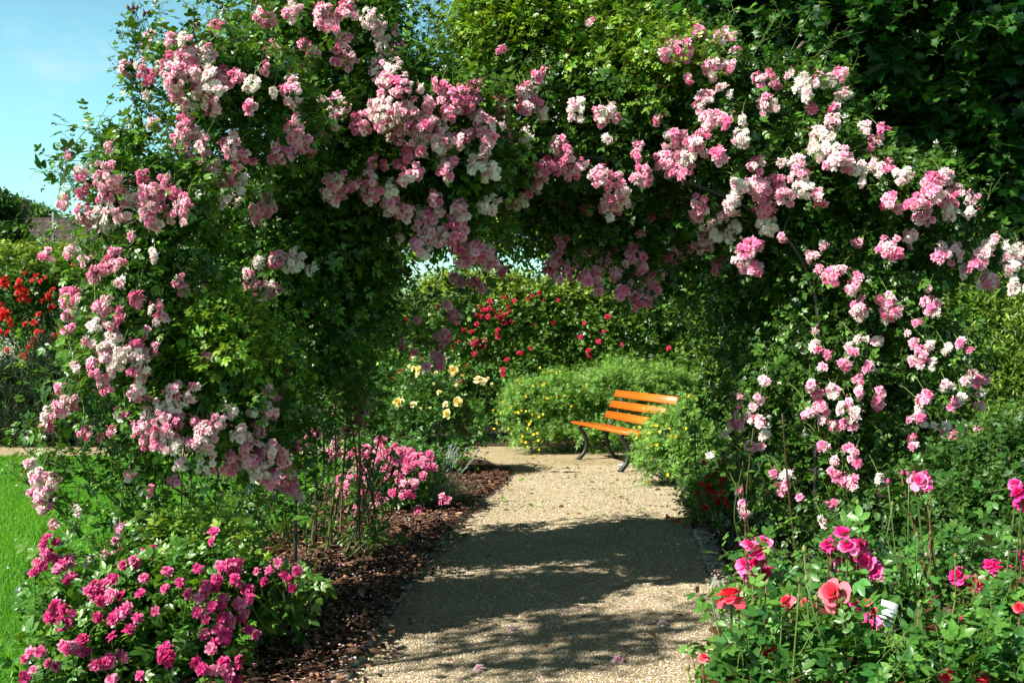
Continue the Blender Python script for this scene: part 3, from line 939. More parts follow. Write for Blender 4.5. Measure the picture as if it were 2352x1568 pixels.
BUDS = srcpx("""920 80;935 70;950 75;900 70;940 100;1010 110;1025 100;1000 120;905 180;895 175;915 190;885 460;920 440;900 450;860 480;960 630;1010 630;1060 610;975 640;1070 660;1545 60;1560 100;1770 10;1790 40;1800 20;1480 240;1340 290;440 1190;470 1195;430 1180""", 0, 0, .574, 8)
CANES_L = [  # photo pixels and depth of the bent canes that show
    [(345, 330, 6.11), (300, 200, 6.11), (312, 90, 6.11), (302, 40, 6.11)], [(480, 330, 6.11), (400, 240, 6.11), (330, 215, 6.11), (290, 160, 6.11)],
    [(470, 320, 6.11), (390, 285, 6.11), (340, 245, 6.11), (318, 210, 6.11)], [(430, 380, 6.11), (390, 300, 6.11), (325, 255, 6.11)], [(560, 250, 6.11), (540, 100, 6.11), (512, 20, 6.11)],
    [(640, 160, 7.72), (600, 60, 7.72), (588, -10, 7.72)], [(600, 200, 7.72), (560, 120, 7.72), (533, 55, 7.72)], [(930, 170, 7.91), (945, 90, 7.91), (958, 0, 7.91)], [(960, 160, 7.91), (985, 60, 7.91), (975, -20, 7.91)],
    [(900, 110, 7.91), (890, 40, 7.91), (900, 0, 7.91)], [(640, 1300, 7.33), (520, 1260, 6.67), (316, 1190, 6.11), (221, 1106, 5.92), (164, 1035, 5.83), (90, 951, 5.83)], [(316, 1195, 6.11), (221, 1106, 5.92), (83, 1049, 5.92), (48, 1023, 5.92)],
    [(600, 1310, 7.24), (480, 1180, 6.49), (371, 1101, 6.11), (281, 1042, 5.92), (186, 1011, 5.83)], [(420, 1330, 6.95), (343, 1201, 6.30), (269, 1071, 6.11), (230, 990, 6.02)], [(330, 1330, 6.67), (306, 1190, 6.30), (310, 1080, 6.11)],
    [(190, 1240, 5.92), (120, 1150, 5.92), (45, 1100, 5.92)], [(250, 1280, 5.92), (140, 1180, 5.92), (60, 1090, 5.92)], [(250, 960, 6.02), (214, 880, 6.02), (196, 800, 6.02)], [(130, 990, 6.02), (80, 880, 6.02), (40, 790, 6.02)], [(300, 640, 6.02), (170, 560, 6.02), (100, 555, 6.02)], [(420, 700, 6.02), (250, 620, 6.02), (65, 565, 6.02)],
    [(330, 420, 6.02), (230, 350, 6.02), (150, 370, 6.02), (135, 470, 6.02)], [(330, 400, 6.02), (290, 330, 6.02), (300, 300, 6.02)]]
CANES_R = [[(1640, 190, 8.1), (1665, 90, 8.1), (1690, 20, 8.1)], [(1600, 170, 8.1), (1590, 80, 8.1), (1575, 10, 8.1)], [(1690, 210, 8.1), (1740, 110, 8.1), (1790, 30, 8.1)], [(1750, 240, 8.1), (1810, 130, 8.1), (1850, 50, 8.1)],
    [(1780, 250, 8.1), (1850, 150, 8.1), (1925, 90, 8.1)], [(1900, 290, 8), (1930, 220, 8), (1960, 160, 8)], [(1880, 400, 8), (1920, 280, 8), (1935, 215, 8)], [(1920, 380, 8), (1980, 280, 8), (2020, 240, 8)], [(1990, 420, 8), (2090, 395, 8), (2180, 385, 8)],
    [(2180, 600, 7.9), (2240, 520, 7.9), (2278, 440, 7.9)], [(2120, 590, 7.9), (2230, 570, 7.8), (2340, 620, 7.8)], [(1350, 120, 8.2), (1390, 40, 8.2), (1395, -20, 8.2)], [(1050, 120, 8.2), (1080, 40, 8.2), (1075, -10, 8.2)], [(1010, 140, 8.2), (1005, 80, 8.2), (990, 20, 8.2)],
    [(1500, 150, 8.1), (1520, 60, 8.1), (1545, -10, 8.1)], [(1460, 130, 8.1), (1470, 60, 8.1), (1450, 0, 8.1)], [(2130, 480, 7.9), (2160, 420, 7.9), (2170, 370, 7.9)]]


def budshape(acc, p, d, L, col, tipc=None):
    """a pointed bud with its calyx"""
    n = 5
    t = np.array([0, .25, .55, .85, 1.])
    r = np.array([.10, .30, .28, .12, .02]) * L
    P = p + np.outer(t * L, d)
    a = unit(np.cross(d, np.array([.3, .2, .9]))); b = np.cross(d, a)
    ang = np.arange(5) * 1.2566
    V = (P[:, None] + r[:, None, None] * (np.cos(ang)[None, :, None] * a + np.sin(ang)[None, :, None] * b)).reshape(-1, 3)
    T = []
    for i in range(n - 1):
        for j in range(5):
            a0, a1 = i * 5 + j, i * 5 + (j + 1) % 5
            T += [(a0, a1, a0 + 5), (a1, a1 + 5, a0 + 5)]
    C = np.tile(np.array(col), (25, 1))
    if tipc is not None:
        C[10:] = tipc
    acc.add(V, T, C)


def climbing(label, B, clusters, backs, canes, base_pts, ca, cb, top_yellow, cut, nshoot, canes_ground):
    root = thing('climbing_rose_bush', label, 'climbing rose', (*base_pts[0][:2], 0))
    la, sa = Acc(), Acc()
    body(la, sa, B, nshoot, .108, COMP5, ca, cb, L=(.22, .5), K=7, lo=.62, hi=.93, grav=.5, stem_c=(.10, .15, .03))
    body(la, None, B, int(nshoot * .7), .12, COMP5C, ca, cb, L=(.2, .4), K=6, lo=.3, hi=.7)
    # yellow-green young growth on the top
    if top_yellow:
        TB = Blobs(top_yellow)
        body(la, sa, TB, 400 * len(top_yellow), .085, COMP5, (.09, .21, .02), (.24, .36, .035), L=(.25, .5), K=8, lo=.7, hi=1.0, upw=.9, grav=.25, stem_c=(.16, .18, .04), red=.01)
    # canes
    for k in canes:
        P = curve([at(*p) for p in k], 7)
        tube(sa, P, np.linspace(.009 if k[0][1] > 1000 else .005, .0022, len(P)), 5, (.07, .11, .025))
        n = max(5, int(len(P) * .9))
        idx = np.linspace(len(P) * .25, len(P) - 1, n).astype(int)
        Dd = unit(np.gradient(P, axis=0))[idx]
        Q = P[idx]
        D = unit(Dd * .7 + .6 * rng.normal(size=Q.shape) + np.array([0, 0, .3]))
        shoots(la, sa, Q, D, rng.uniform(.05, .18, n), 3, .07, COMP5, ca, cb, light=SUNV, t0=.4)
    for (x0, y0, z0), (x1, y1, z1), r in canes_ground:
        a, b = np.array((x0, y0, z0)), np.array((x1, y1, z1))
        mid = a * .5 + b * .5 + np.array([rng.normal() * .10, rng.normal() * .08, 0])
        P = curve([a, a * .75 + mid * .25 + np.array([rng.normal() * .03, 0, .0]), mid, b], 6)
        c = np.array((.055, .075, .02)) if rng.random() < .6 else np.array((.10, .065, .03))
        tube(sa, P, np.linspace(r, r * .45, len(P)), 5, c * rng.uniform(.6, 1.5))
        idx = rng.integers(3, len(P), 4)
        shoots(la, sa, P[idx], unit(rng.normal(size=(4, 3)) + np.array([0, 0, .5])), rng.uniform(.1, .3, 4), 4, .09, COMP5, ca, cb, light=SUNV)
    # flower clusters
    items = []
    for (x, y, r, t) in clusters:
        Y = B.front(x, y, None)
        if Y is None:
            k = np.argmin(np.hypot((B.c[:, 0] / B.c[:, 1] * F + CX - x) / B.r[:, 0], (CY - (B.c[:, 2] - EYE) / B.c[:, 1] * F - y) / B.r[:, 2]))
            Y = B.c[k, 1] - .15 + .1 * rng.normal()
        items.append((x, y, r, t, Y - .13 - .10 * rng.random()))
    for (x, y, r, t) in backs:
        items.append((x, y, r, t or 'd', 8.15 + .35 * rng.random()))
    items.sort(key=lambda q: -q[2])
    rest = Acc()
    for i, (x, y, r, t, Y) in enumerate(items):
        acc = Acc() if i < 100 else rest
        c = at(x, y, Y)
        R = r * Y / F * 1.3
        br = rng.uniform(.030, .037) * Y / 7.8
        n = max(1, int(round((R / (br * .95)) ** 2 * 1.05)))
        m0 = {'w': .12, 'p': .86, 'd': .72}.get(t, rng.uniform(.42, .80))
        face = unit(np.array([-.75, -.85, .25]) + .3 * rng.normal(size=3))
        offs = []
        for _ in range(n):
            best, bd = None, -1
            for _q in range(8):
                u = rng.normal(size=3); u = u / np.linalg.norm(u) * rng.random() ** .4
                o = u * max(R - br * .75, 0) * np.array([1, .7, 1.05])
                if n > 1 and o @ face < -.25 * R:
                    o = o - 2 * (o @ face) * face
                d = min([np.linalg.norm(o - p) for p in offs] or [9])
                if d > bd:
                    best, bd = o, d
            offs.append(best)
        for o in offs:
            nr = unit(o / max(R, 1e-3) * 1.1 + face * .7 + .35 * rng.normal(size=3) + np.array([0, 0, .12]))
            m = m0 + .2 * rng.normal()
            tpl = SPIKY[rng.integers(3)] if m < .25 and rng.random() < .6 else POM[rng.integers(5)]
            put_blossom(acc, tpl, c + o, nr, br * rng.uniform(.82, 1.1), m, RAMBLER, .34)
            tube(acc, [c + np.array([0, .03, .02]), c + o + nr * .004], .0022, 3, (.10, .16, .03))
        for _ in range(int(rng.integers(0, 3))):           # a few closed buds
            u = unit(rng.normal(size=3) + np.array([0, -.5, .5]))
            tube(acc, [c + np.array([0, .03, .02]), c + u * R * .92], .0016, 3, (.10, .16, .03))
            budshape(acc, c + u * R * .9, u, .018, (.5, .12, .2))
        back = c + np.array([.1 * rng.normal(), .28 + .1 * rng.random(), .10 + .1 * rng.random()])
        tube(sa, curve([back, back * .5 + c * .5 + np.array([0, 0, .05]), c], 4), .0028, 4, (.10, .16, .03))
        k = 3
        shoots(la, sa, np.repeat(back[None] * .85 + c[None] * .15, k, 0), unit(np.array([0, -.3, .25]) + .8 * rng.normal(size=(k, 3))), rng.uniform(.12, .26, k), 4, .10, COMP5, ca, cb, light=SUNV)
        if i < 100:
            acc.build('blossom_cluster', M_PETAL, root, loc=c)
    if rest.n:
        tag(rest.build('blossoms', M_PETAL, root), kind='stuff')
    if cut:
        for x, y, r, t in cut:
            ba = Acc()
            p = at(x, y, 6.1)
            d = unit(np.array([-.2, 0, 1.]) + .4 * rng.normal(size=3))
            budshape(ba, p, d, .032, (.10, .07, .03), (.16, .06, .05))
            tube(ba, curve([p, p - d * .04 + np.array([.02, 0, -.03]), p + np.array([.06, .02, -.12])], 3), .0016, 3, (.07, .09, .02))
            ba.build('bud', M_STEM, root, loc=p)
    la.build('foliage', M_ROSE, root)
    sa.build('canes', M_STEM, root)
    return root


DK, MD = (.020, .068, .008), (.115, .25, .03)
gl = []
for i in range(38):
    x = rng.uniform(520, 860); y = rng.uniform(1225, 1300)
    gx, gy = gp(x, y)
    t = at(x + rng.normal() * 70 - (60 if x < 650 else -10), rng.uniform(880, 1080), gy + rng.normal() * .15)
    gl.append(((gx, gy, 0.), tuple(t), rng.uniform(.006, .014)))
for x, y, x2, y2 in ((745, 1280, 770, 900), (760, 1270, 800, 860), (770, 1275, 842, 950), (790, 1260, 850, 1060), (800, 1265, 900, 1050), (730, 1280, 720, 800), (720, 1275, 690, 900), (780, 1268, 815, 780)):
    gx, gy = gp(x, y)
    gl.append(((gx, gy, 0.), tuple(at(x2, y2, gy)), .012))
for i in range(14):
    x = rng.uniform(250, 560); y = rng.uniform(1330, 1420)
    gx, gy = gp(x, y)
    gl.append(((gx, gy, 0.), tuple(at(x + rng.normal() * 60, rng.uniform(900, 1040), gy + rng.normal() * .1)), rng.uniform(.006, .012)))
gr = []
for i in range(40):
    x = rng.uniform(1690, 2110); y = rng.uniform(1235, 1320)
    gx, gy = gp(x, y)
    t = at(x + rng.normal() * 60, rng.uniform(900, 1080), gy + rng.normal() * .15)
    gr.append(((gx, gy, 0.), tuple(t), rng.uniform(.006, .013)))
mid = 1130
BK_L = [b for b in BACK if b[0] < mid]; BK_R = [b for b in BACK if b[0] >= mid]
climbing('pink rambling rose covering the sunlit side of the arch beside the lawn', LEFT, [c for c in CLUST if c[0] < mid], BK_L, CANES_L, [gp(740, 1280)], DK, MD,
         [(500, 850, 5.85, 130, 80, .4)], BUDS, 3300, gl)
climbing('pink rambling rose on the shaded side of the arch with pale green top growth', RIGHT, [c for c in CLUST if c[0] >= mid], BK_R, CANES_R, [gp(1900, 1270)], (.018, .06, .008), (.08, .18, .022),  # leaf tint darker than the other side's, standing in for shade
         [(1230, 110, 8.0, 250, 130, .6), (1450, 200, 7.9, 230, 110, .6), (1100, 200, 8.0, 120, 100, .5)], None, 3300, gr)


# metal arch that carries the roses
def arch():
    root = thing('rose_arch', 'dark metal hoop arch buried under the pink rambling roses', 'garden arch', (.1, 8.0, 0))
    for Y in (7.6, 8.4):
        a = Acc()
        P = [(-1.5, Y, 0), (-1.5, Y, 1.0), (-1.5, Y, 1.9), (-1.2, Y, 2.45), (-.5, Y, 2.8), (.2, Y, 2.9), (.9, Y, 2.8), (1.75, Y, 2.45), (2.1, Y, 1.9), (2.1, Y, 1.0), (2.1, Y, 0)]
        tube(a, curve(P, 5), .014, 6, (.03, .03, .028))
        a.build('hoop', M_IRON, root)
    for x, z in ((-1.5, .7), (-1.5, 1.5), (-1.2, 2.45), (.2, 2.9), (1.75, 2.45), (2.1, 1.5), (2.1, .7)):
        a = Acc()
        tube(a, [(x, 7.6, z), (x, 8.4, z)], .008, 5, (.03, .03, .028))
        a.build('crossbar', M_IRON, root)


arch()


# ------------------------------------------------------------------ smaller bushes
def flowers_on(root, B, lst, tpls, size, stops, mrange, default, name='blossom', inner=.3, face=(-.3, -.6, .5), off=.08, sa=None, big=1.):
    """each flower a part of its own; a few meshes shared by turned copies"""
    meshes = []
    for i, tp in enumerate(tpls):
        for m in np.linspace(mrange[0], mrange[1], 2):
            a = Acc()
            put_blossom(a, tp, np.zeros(3), np.array([0, 0, 1.]), 1., m, stops, inner)
            meshes.append(a.mesh(name, M_PETAL))
    lst = sorted(lst, key=lambda q: -q[2])
    for x, y, r, t in lst[:100]:
        Y = B.front(x, y, default) - off
        p = at(x, y, Y)
        n = Vector(face) + Vector(rng.normal(size=3)) * .35
        o = link(name, random.choice(meshes), root, p)
        o.rotation_euler = n.to_track_quat('Z', 'Y').to_euler()
        s = (r * Y / F * big if size is None else size * rng.uniform(.8, 1.2))
        o.scale = (s, s, s)
        if sa is not None:
            q = B.c[np.argmin(((B.c - p) ** 2).sum(1))] * .6 + p * .4 + np.array([0, 0, -.1])
            tube(sa, curve([q, (p + q) / 2 + np.array([0, -.01, 0]), p], 3), .0025, 4, (.07, .12, .025))


def cluster_parts(root, B, lst, br, stops, default, tpls, m_mu=.5, per=1.0, sa=None, face0=(-.25, -.7, .5), off=.10, big=1.):
    items = sorted(lst, key=lambda q: -q[2])
    rest = Acc()
    for i, (x, y, r, t) in enumerate(items):
        acc = Acc() if i < 100 else rest
        Y = B.front(x, y, default) - off
        c = at(x, y, Y); R = r * Y / F * big
        n = max(1, int(round((R / br) ** 2 * per)))
        m0 = rng.normal(m_mu, .15)
        for _ in range(n):
            u = rng.normal(size=3); u = unit(u) * rng.random() ** .5
            if u[1] > .2:
                u[1] *= -1
            o = u * max(R - br * .7, 0)
            nr = unit(u * .9 + np.array(face0) + .3 * rng.normal(size=3))
            tube(acc, [c + np.array([0, .02, -.02]), c + o + nr * .003], .0016, 3, (.08, .13, .03))
            put_blossom(acc, tpls[rng.integers(len(tpls))], c + o, nr, br * rng.uniform(.75, 1.1), m0 + .2 * rng.normal(), stops, .3)
        if sa is not None:
            q = c + np.array([.05 * rng.normal(), .12, -.2])
            tube(sa, curve([q, (c + q) / 2 + np.array([0, -.02, 0]), c], 3), .003, 4, (.07, .13, .025))
        if i < 100:
            acc.build('blossom_cluster', M_PETAL, root, loc=c)
    if rest.n:
        tag(rest.build('blossoms', M_PETAL, root), kind='stuff')


def ground_stems(sa, B, x, y, n, r=.006, z=.35, col=(.05, .09, .02)):
    for i in range(n):
        k = rng.integers(len(B.c))
        t = B.c[k] + rng.normal(size=3) * B.r[k] * .4
        b = np.array([x + .12 * rng.normal(), y + .12 * rng.normal(), 0.])
        b = b * .6 + np.array([t[0], t[1], 0]) * .4
        tube(sa, curve([b, (b + t) / 2 + np.array([0, 0, -.03]), t], 5), np.linspace(r, r * .5, 11), 4, col)


MAGENTA = (np.array((.80, .30, .46)), np.array((.70, .08, .27)), np.array((.62, .035, .22)), np.array((.45, .02, .12)))


def magenta_bush():
    B = Blobs([(300, 1420, 5.5, 190, 130, .42), (460, 1400, 5.5, 150, 130, .42), (220, 1540, 5.2, 170, 120, .4), (420, 1540, 5.2, 170, 110, .4), (420, 1300, 5.9, 150, 50, .3, .4), (130, 1320, 5.6, 70, 50, .2, .4), (660, 1370, 5.6, 110, 45, .25, .5), (600, 1420, 5.6, 80, 60, .25, .6), (160, 1450, 5.4, 80, 80, .3, .8)])
    root = thing('rose_bush', 'low magenta rose bush between the lawn and the bark bed', 'rose bush', (-1.75, 5.5, 0))
    la, sa = Acc(), Acc()
    cl = srcpx("""300 450 68;330 520 50;400 560 45;240 560 48;440 540 45;220 620 42;360 590 34;430 640 45;930 490 66;850 540 50;940 530 45;1400 570 60;1480 540 45;1470 590 46;580 720 62;650 690 46;700 760 56;370 830 62;330 870 50;
430 850 50;400 920 52;1120 665 34;1040 720 34;970 850 36;810 970 30;1290 720 56;1370 650 46;1480 660 46;1550 700 46;1260 770 44;1400 780 48;1330 830 46;1420 880 56;1450 930 46;1370 960 46;1400 1010 48;1350 1040 40;1280 1000 46;640 1170 50;
690 1150 44;590 1190 34;1030 1100 56;1040 1140 48;450 1080 48;520 1110 44;400 1070 36;190 1120 40;160 1150 30;250 1105 26;310 1180 32;350 1190 36;210 1220 28;150 1250 36;60 1270 46;750 1110 32;780 1140 34;880 1250 34;700 1280 30;1220 1170 38;
1270 1210 34;1330 1220 36;1400 1180 48;1440 1240 44;1500 1170 44;1490 1290 36;1660 665 30;1690 595 22;1745 545 26;1775 620 26;1800 650 28;1865 605 36;1830 700 34;1610 600 18;520 1030 36;700 1010 24;750 880 44;880 740 30;640 790 42;800 830 40;
1180 740 34;720 900 36;620 880 36;1500 800 44;1560 780 36;1300 900 40;1240 850 36;1600 1000 30;1560 960 34;860 900 30;900 640 34;700 640 36;780 560 34;1240 580 30;1050 600 22;1530 880 40;1340 700 44;760 760 30;1320 1090 34;1340 352 16;1325 415 12""", 0, 1900, .6378)
    AVOID.extend((x, y, r * 1.0, 5.15) for x, y, r, t in cl if r > 14)
    body(la, sa, B, 620, .12, COMP5, (.04, .13, .018), (.12, .24, .03), L=(.15, .32), K=6, lo=.55, hi=.95, grav=.4)
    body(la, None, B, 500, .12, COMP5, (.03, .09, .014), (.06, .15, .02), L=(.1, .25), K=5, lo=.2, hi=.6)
    AVOID.clear()
    B2 = Blobs([(440, 1270, 5.8, 170, 50, .3), (540, 1320, 5.8, 90, 50, .3)])
    body(la, sa, B2, 70, .09, COMP5, (.12, .24, .03), (.22, .34, .05), L=(.15, .3), K=6, upw=.8)
    ground_stems(sa, B, -1.75, 5.5, 26)
    cluster_parts(root, B, cl, .028, MAGENTA, 5.5, SMALLF, .42, 1.5, sa, off=.17, big=1.25)
    la.build('foliage', M_ROSE, root); sa.build('stems', M_STEM, root)


magenta_bush()


def pink_mid_bush():
    B = Blobs([(860, 1080, 10.4, 90, 60, .4), (950, 1080, 10.4, 70, 55, .4), (850, 1140, 10.2, 80, 55, .35, .8), (930, 1140, 10.2, 70, 50, .35)])
    root = thing('rose_bush', 'small carmine pink rose bush in front of the yellow roses', 'rose bush', (-1.1, 9.9, 0))
    la, sa = Acc(), Acc()
    body(la, sa, B, 420, .10, COMP5C, (.04, .13, .018), (.10, .22, .03), L=(.12, .28), K=6)
    ground_stems(sa, B, -1.1, 9.9, 14)
    cl = srcpx("""310 1085;330 1100;255 1130;215 1140;150 1160 34;180 1190;130 1190;230 1180;360 1150;400 1130;430 1150;330 1180;300 1160;490 1150;510 1180;540 1165;600 1175;580 1230;540 1215;505 1220;460 1200;415 1210;345 1240;260 1250 34;165 1270;150 1290;
210 1290;80 1300;120 1330;100 1385 30;90 1350;235 1320;410 1280;430 1310;290 1410;320 1430;280 1450;235 1385;385 1370;440 1390;480 1400;510 1330;560 1280;620 1240;150 1480;190 1475;530 1480;680 1420;470 1250;380 1200;280 1200;200 1230;560 1190;450 1340;350 1300""", 1300, 1000, .7015, 26)
    cluster_parts(root, B, cl, .034, (np.array((.82, .45, .56)), np.array((.78, .2, .38)), np.array((.68, .05, .22))), 10.0, SMALLF, .45, 1.4, sa, big=1.6)
    la.build('foliage', M_ROSE, root); sa.build('stems', M_STEM, root)


pink_mid_bush()


def lavender():
    x, y = gp(1000, 1162)
    root = thing('lavender_plant', 'silvery lavender tuft with thin stalks at the bed edge', 'lavender', (x, y, 0))
    la, sa = Acc(), Acc()
    n = 900
    P = np.array([x, y, 0]) + rng.normal(size=(n, 3)) * np.array([.12, .12, .03]); P[:, 2] = abs(P[:, 2]) + rng.random(n) * .12
    D = unit(np.stack([(P[:, 0] - x) * 4, (P[:, 1] - y) * 4, np.full(n, .8)], 1) + .3 * rng.normal(size=(n, 3)))
    shoots(la, None, P, D, rng.uniform(.1, .22, n), 5, .05, [leaflet(1, .14, .05, .1, False)], (.16, .22, .16), (.30, .36, .28))
    for i in range(34):
        a = np.array([x + .12 * rng.normal(), y + .1 * rng.normal(), .1])
        L = rng.uniform(.3, .55)
        d = unit(np.array([.25 + .35 * rng.normal(), .2 * rng.normal(), 1.]))
        e = a + d * L + np.array([.1 * L, 0, -.05 * L])
        tube(sa, curve([a, a + d * L * .5, e], 4), .0028, 4, (.24, .30, .22))
        dd = unit(e - a)
        budshape(sa, e, dd, .034, (.17, .16, .22))
    la.build('foliage', M_SMALL, root); sa.build('flower_stalks', M_STEM, root)


lavender()
YEL = (np.array((.88, .82, .50)), np.array((.85, .72, .25)), np.array((.80, .52, .05)))


def yellow_bush():
    B = Blobs([(980, 960, 13.2, 95, 90, .5, .9), (1070, 990, 13.2, 60, 80, .45), (920, 1010, 13, 80, 90, .5), (1040, 1060, 13.0, 70, 50, .4), (960, 890, 13.3, 90, 60, .4, .6), (850, 960, 13.2, 50, 90, .4, .7)])
    root = thing('rose_bush', 'tall rose bush with creamy yellow roses beside the path bend', 'rose bush', (-1., 13.2, 0))
    la, sa = Acc(), Acc()
    body(la, sa, B, 430, .12, COMP5C, (.035, .11, .018), (.09, .20, .03), L=(.15, .4), K=6, upw=.7)
    ground_stems(sa, B, -1., 13.2, 24, .007)
    fl = srcpx("""540 685 26;505 675 16;605 670 18;730 685 30;875 745 30;905 750 22;780 720 18;650 810 14;420 870 32;505 880 20;545 905 12;760 865 30;690 880 20;700 935 30;750 770 12;950 765 9;530 715 15;635 700 12;120 930 16;90 935 14;125 1075 26;480 660 10;560 700 9;930 730 9;620 760 8;600 900 9""", 1300, 1000, .7015)
    flowers_on(root, B, fl, CUPROSE, None, YEL, (.05, .45), 12.8, inner=.5, sa=sa, big=1.1)
    la.build('foliage', M_ROSE, root); sa.build('stems', M_STEM, root)


yellow_bush()


def cinquefoil(label, blobs, fl, default, n, loc):
    B = Blobs(blobs)
    root = thing('cinquefoil_shrub', label, 'shrub', loc)
    la, sa = Acc(), Acc()
    body(la, sa, B, int(n * .75), .085, [compound(2, False, .55, .17, spread=50, jit=10, seed=s) for s in range(2)], (.11, .25, .04), (.25, .42, .09), L=(.15, .35), K=9, lo=.55, hi=.95, upw=.7, outw=.6, stem_r=.002, grav=.2)
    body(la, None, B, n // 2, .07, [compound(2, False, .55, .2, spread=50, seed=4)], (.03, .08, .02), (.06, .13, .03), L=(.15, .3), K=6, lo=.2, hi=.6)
    ground_stems(sa, B, loc[0], loc[1], 20, .006, col=(.06, .045, .03))
    flowers_on(root, B, fl, FIVE, .019, (np.array((.80, .62, .03)), np.array((.80, .52, .02)), np.array((.70, .42, .02))), (.0, .5), default, inner=.4, off=.05)
    la.build('foliage', M_SMALL, root); sa.build('stems', M_STEM, root)


cinquefoil('spreading yellow flowered cinquefoil shrub behind the orange bench',
           [(1200, 960, 15.8, 60, 90, .5), (1280, 940, 16.2, 110, 90, .6), (1390, 920, 16.8, 110, 80, .6), (1490, 900, 17.4, 100, 70, .5), (1430, 860, 17.6, 60, 40, .4), (1240, 1010, 15.6, 90, 45, .35), (1330, 1010, 16.0, 70, 45, .35), (1390, 1015, 15.9, 80, 50, .4), (1338, 1012, 15.5, 40, 40, .25), (1445, 1025, 15.3, 60, 45, .35), (1510, 1000, 14.9, 60, 70, .35), (1560, 910, 17.6, 60, 60, .4)],
           srcpx("""1225 670;1285 690;1340 690;1110 760;1185 775;1240 770;1490 770;1465 795;1320 835;1365 830;1145 835;1245 865;1265 845;1405 888;1010 865;960 910;1085 925;1120 915;1145 918;1180 935;1220 950;1245 935;1175 975;1165 990;980 985;965 1020;1045 1020;1155 1018;1150 975;1125 1060;1120 1085;1145 1095;1215 1085;1155 1120;1220 1135;1200 1170;1190 1050;1210 1045;1095 740;1320 700;1250 760;1100 925;1000 930;1060 900""", 1300, 1000, .7015, 8), 15.5, 2600, (1.2, 16.2, 0))
cinquefoil('bushy yellow flowered cinquefoil shrub hiding one end of the orange bench',
           [(1560, 1030, 12.3, 95, 80, .5), (1640, 1000, 12.6, 80, 80, .5), (1505, 1075, 12.2, 58, 48, .35), (1600, 1090, 12.0, 80, 40, .35), (1600, 960, 12.7, 60, 45, .35), (1520, 1000, 12.5, 50, 45, .3)],
           srcpx("""2070 830;2065 855;1865 995;1940 1000;1960 1020;2060 1015;1905 1035;1970 1060;1775 1070;1860 1115;1955 1280;1890 1110;2240 840;1825 960;1860 1190;1835 1320;2110 850;2040 900;1790 1010;1890 1000;2000 1060;1850 1040""", 1300, 1000, .7015, 9), 12.0, 1700, (2.0, 12.4, 0))

SCARLET = (np.array((.62, .03, .03)), np.array((.60, .012, .012)), np.array((.40, .005, .01)))
CRIMS = (np.array((.58, .03, .09)), np.array((.50, .012, .045)), np.array((.30, .005, .02)))


def ground_red():
    B = Blobs([(1640, 1140, 9.9, 70, 50, .4), (1690, 1120, 10, 50, 80, .4), (1610, 1180, 9.5, 60, 25, .3, .6)])
    root = thing('rose_bush', 'low scarlet rose bush spilling onto the gravel edge', 'rose bush', (1.9, 9.8, 0))
    la, sa = Acc(), Acc()
    body(la, sa, B, 420, .085, COMP5C, (.04, .12, .018), (.12, .22, .03), L=(.12, .3), K=6, upw=.2)
    ground_stems(sa, B, 1.9, 9.8, 14)
    fl = srcpx("""2075 1420;2140 1420 22;2180 1360 18;2230 1410;2260 1380;2270 1355;2190 1340;2160 1400;2240 1440;2260 1305;2200 1470;2165 1470;1950 1520 18;2010 1545 14;2275 1290;2165 1210;2255 1215;2225 1260;2260 1340;2060 1430 20;2210 1380;2280 1420;2240 1330;2190 1290 10;2150 1330;2230 1390 20;2290 1450;2120 1380""", 1300, 1000, .7015, 19)
    flowers_on(root, B, fl, SMALLF + CUPROSE[:2], None, SCARLET, (.1, .5), 9.4, inner=.4, sa=sa, off=.16)
    la.build('foliage', M_ROSE, root); sa.build('stems', M_STEM, root)


ground_red()


def hedge_rose(label, blobs, fl, stops, default, n, size, ca, cb, loc, tpls, ylist=None, leaf=COMP5C, fsize=None, big=1.):
    B = Blobs(blobs)
    root = thing('rose_hedge', label, 'rose hedge', loc)
    la, sa = Acc(), Acc()
    body(la, sa, B, n, size, leaf, ca, cb, L=(.2, .5), K=7, lo=.55, hi=.97)
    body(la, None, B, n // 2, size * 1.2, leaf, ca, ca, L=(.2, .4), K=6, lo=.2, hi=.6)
    if ylist:
        body(la, sa, Blobs(ylist), n // 3, size, leaf, (.12, .22, .02), (.26, .34, .04), L=(.25, .5), K=7, lo=.6, hi=1., upw=.8)
    ground_stems(sa, B, loc[0], loc[1], 20, .01)
    flowers_on(root, B, fl, tpls, fsize, stops, (.1, .6), default, inner=.4, off=.14, big=big)
    la.build('foliage', M_ROSE, root); sa.build('stems', M_STEM, root)
    return root


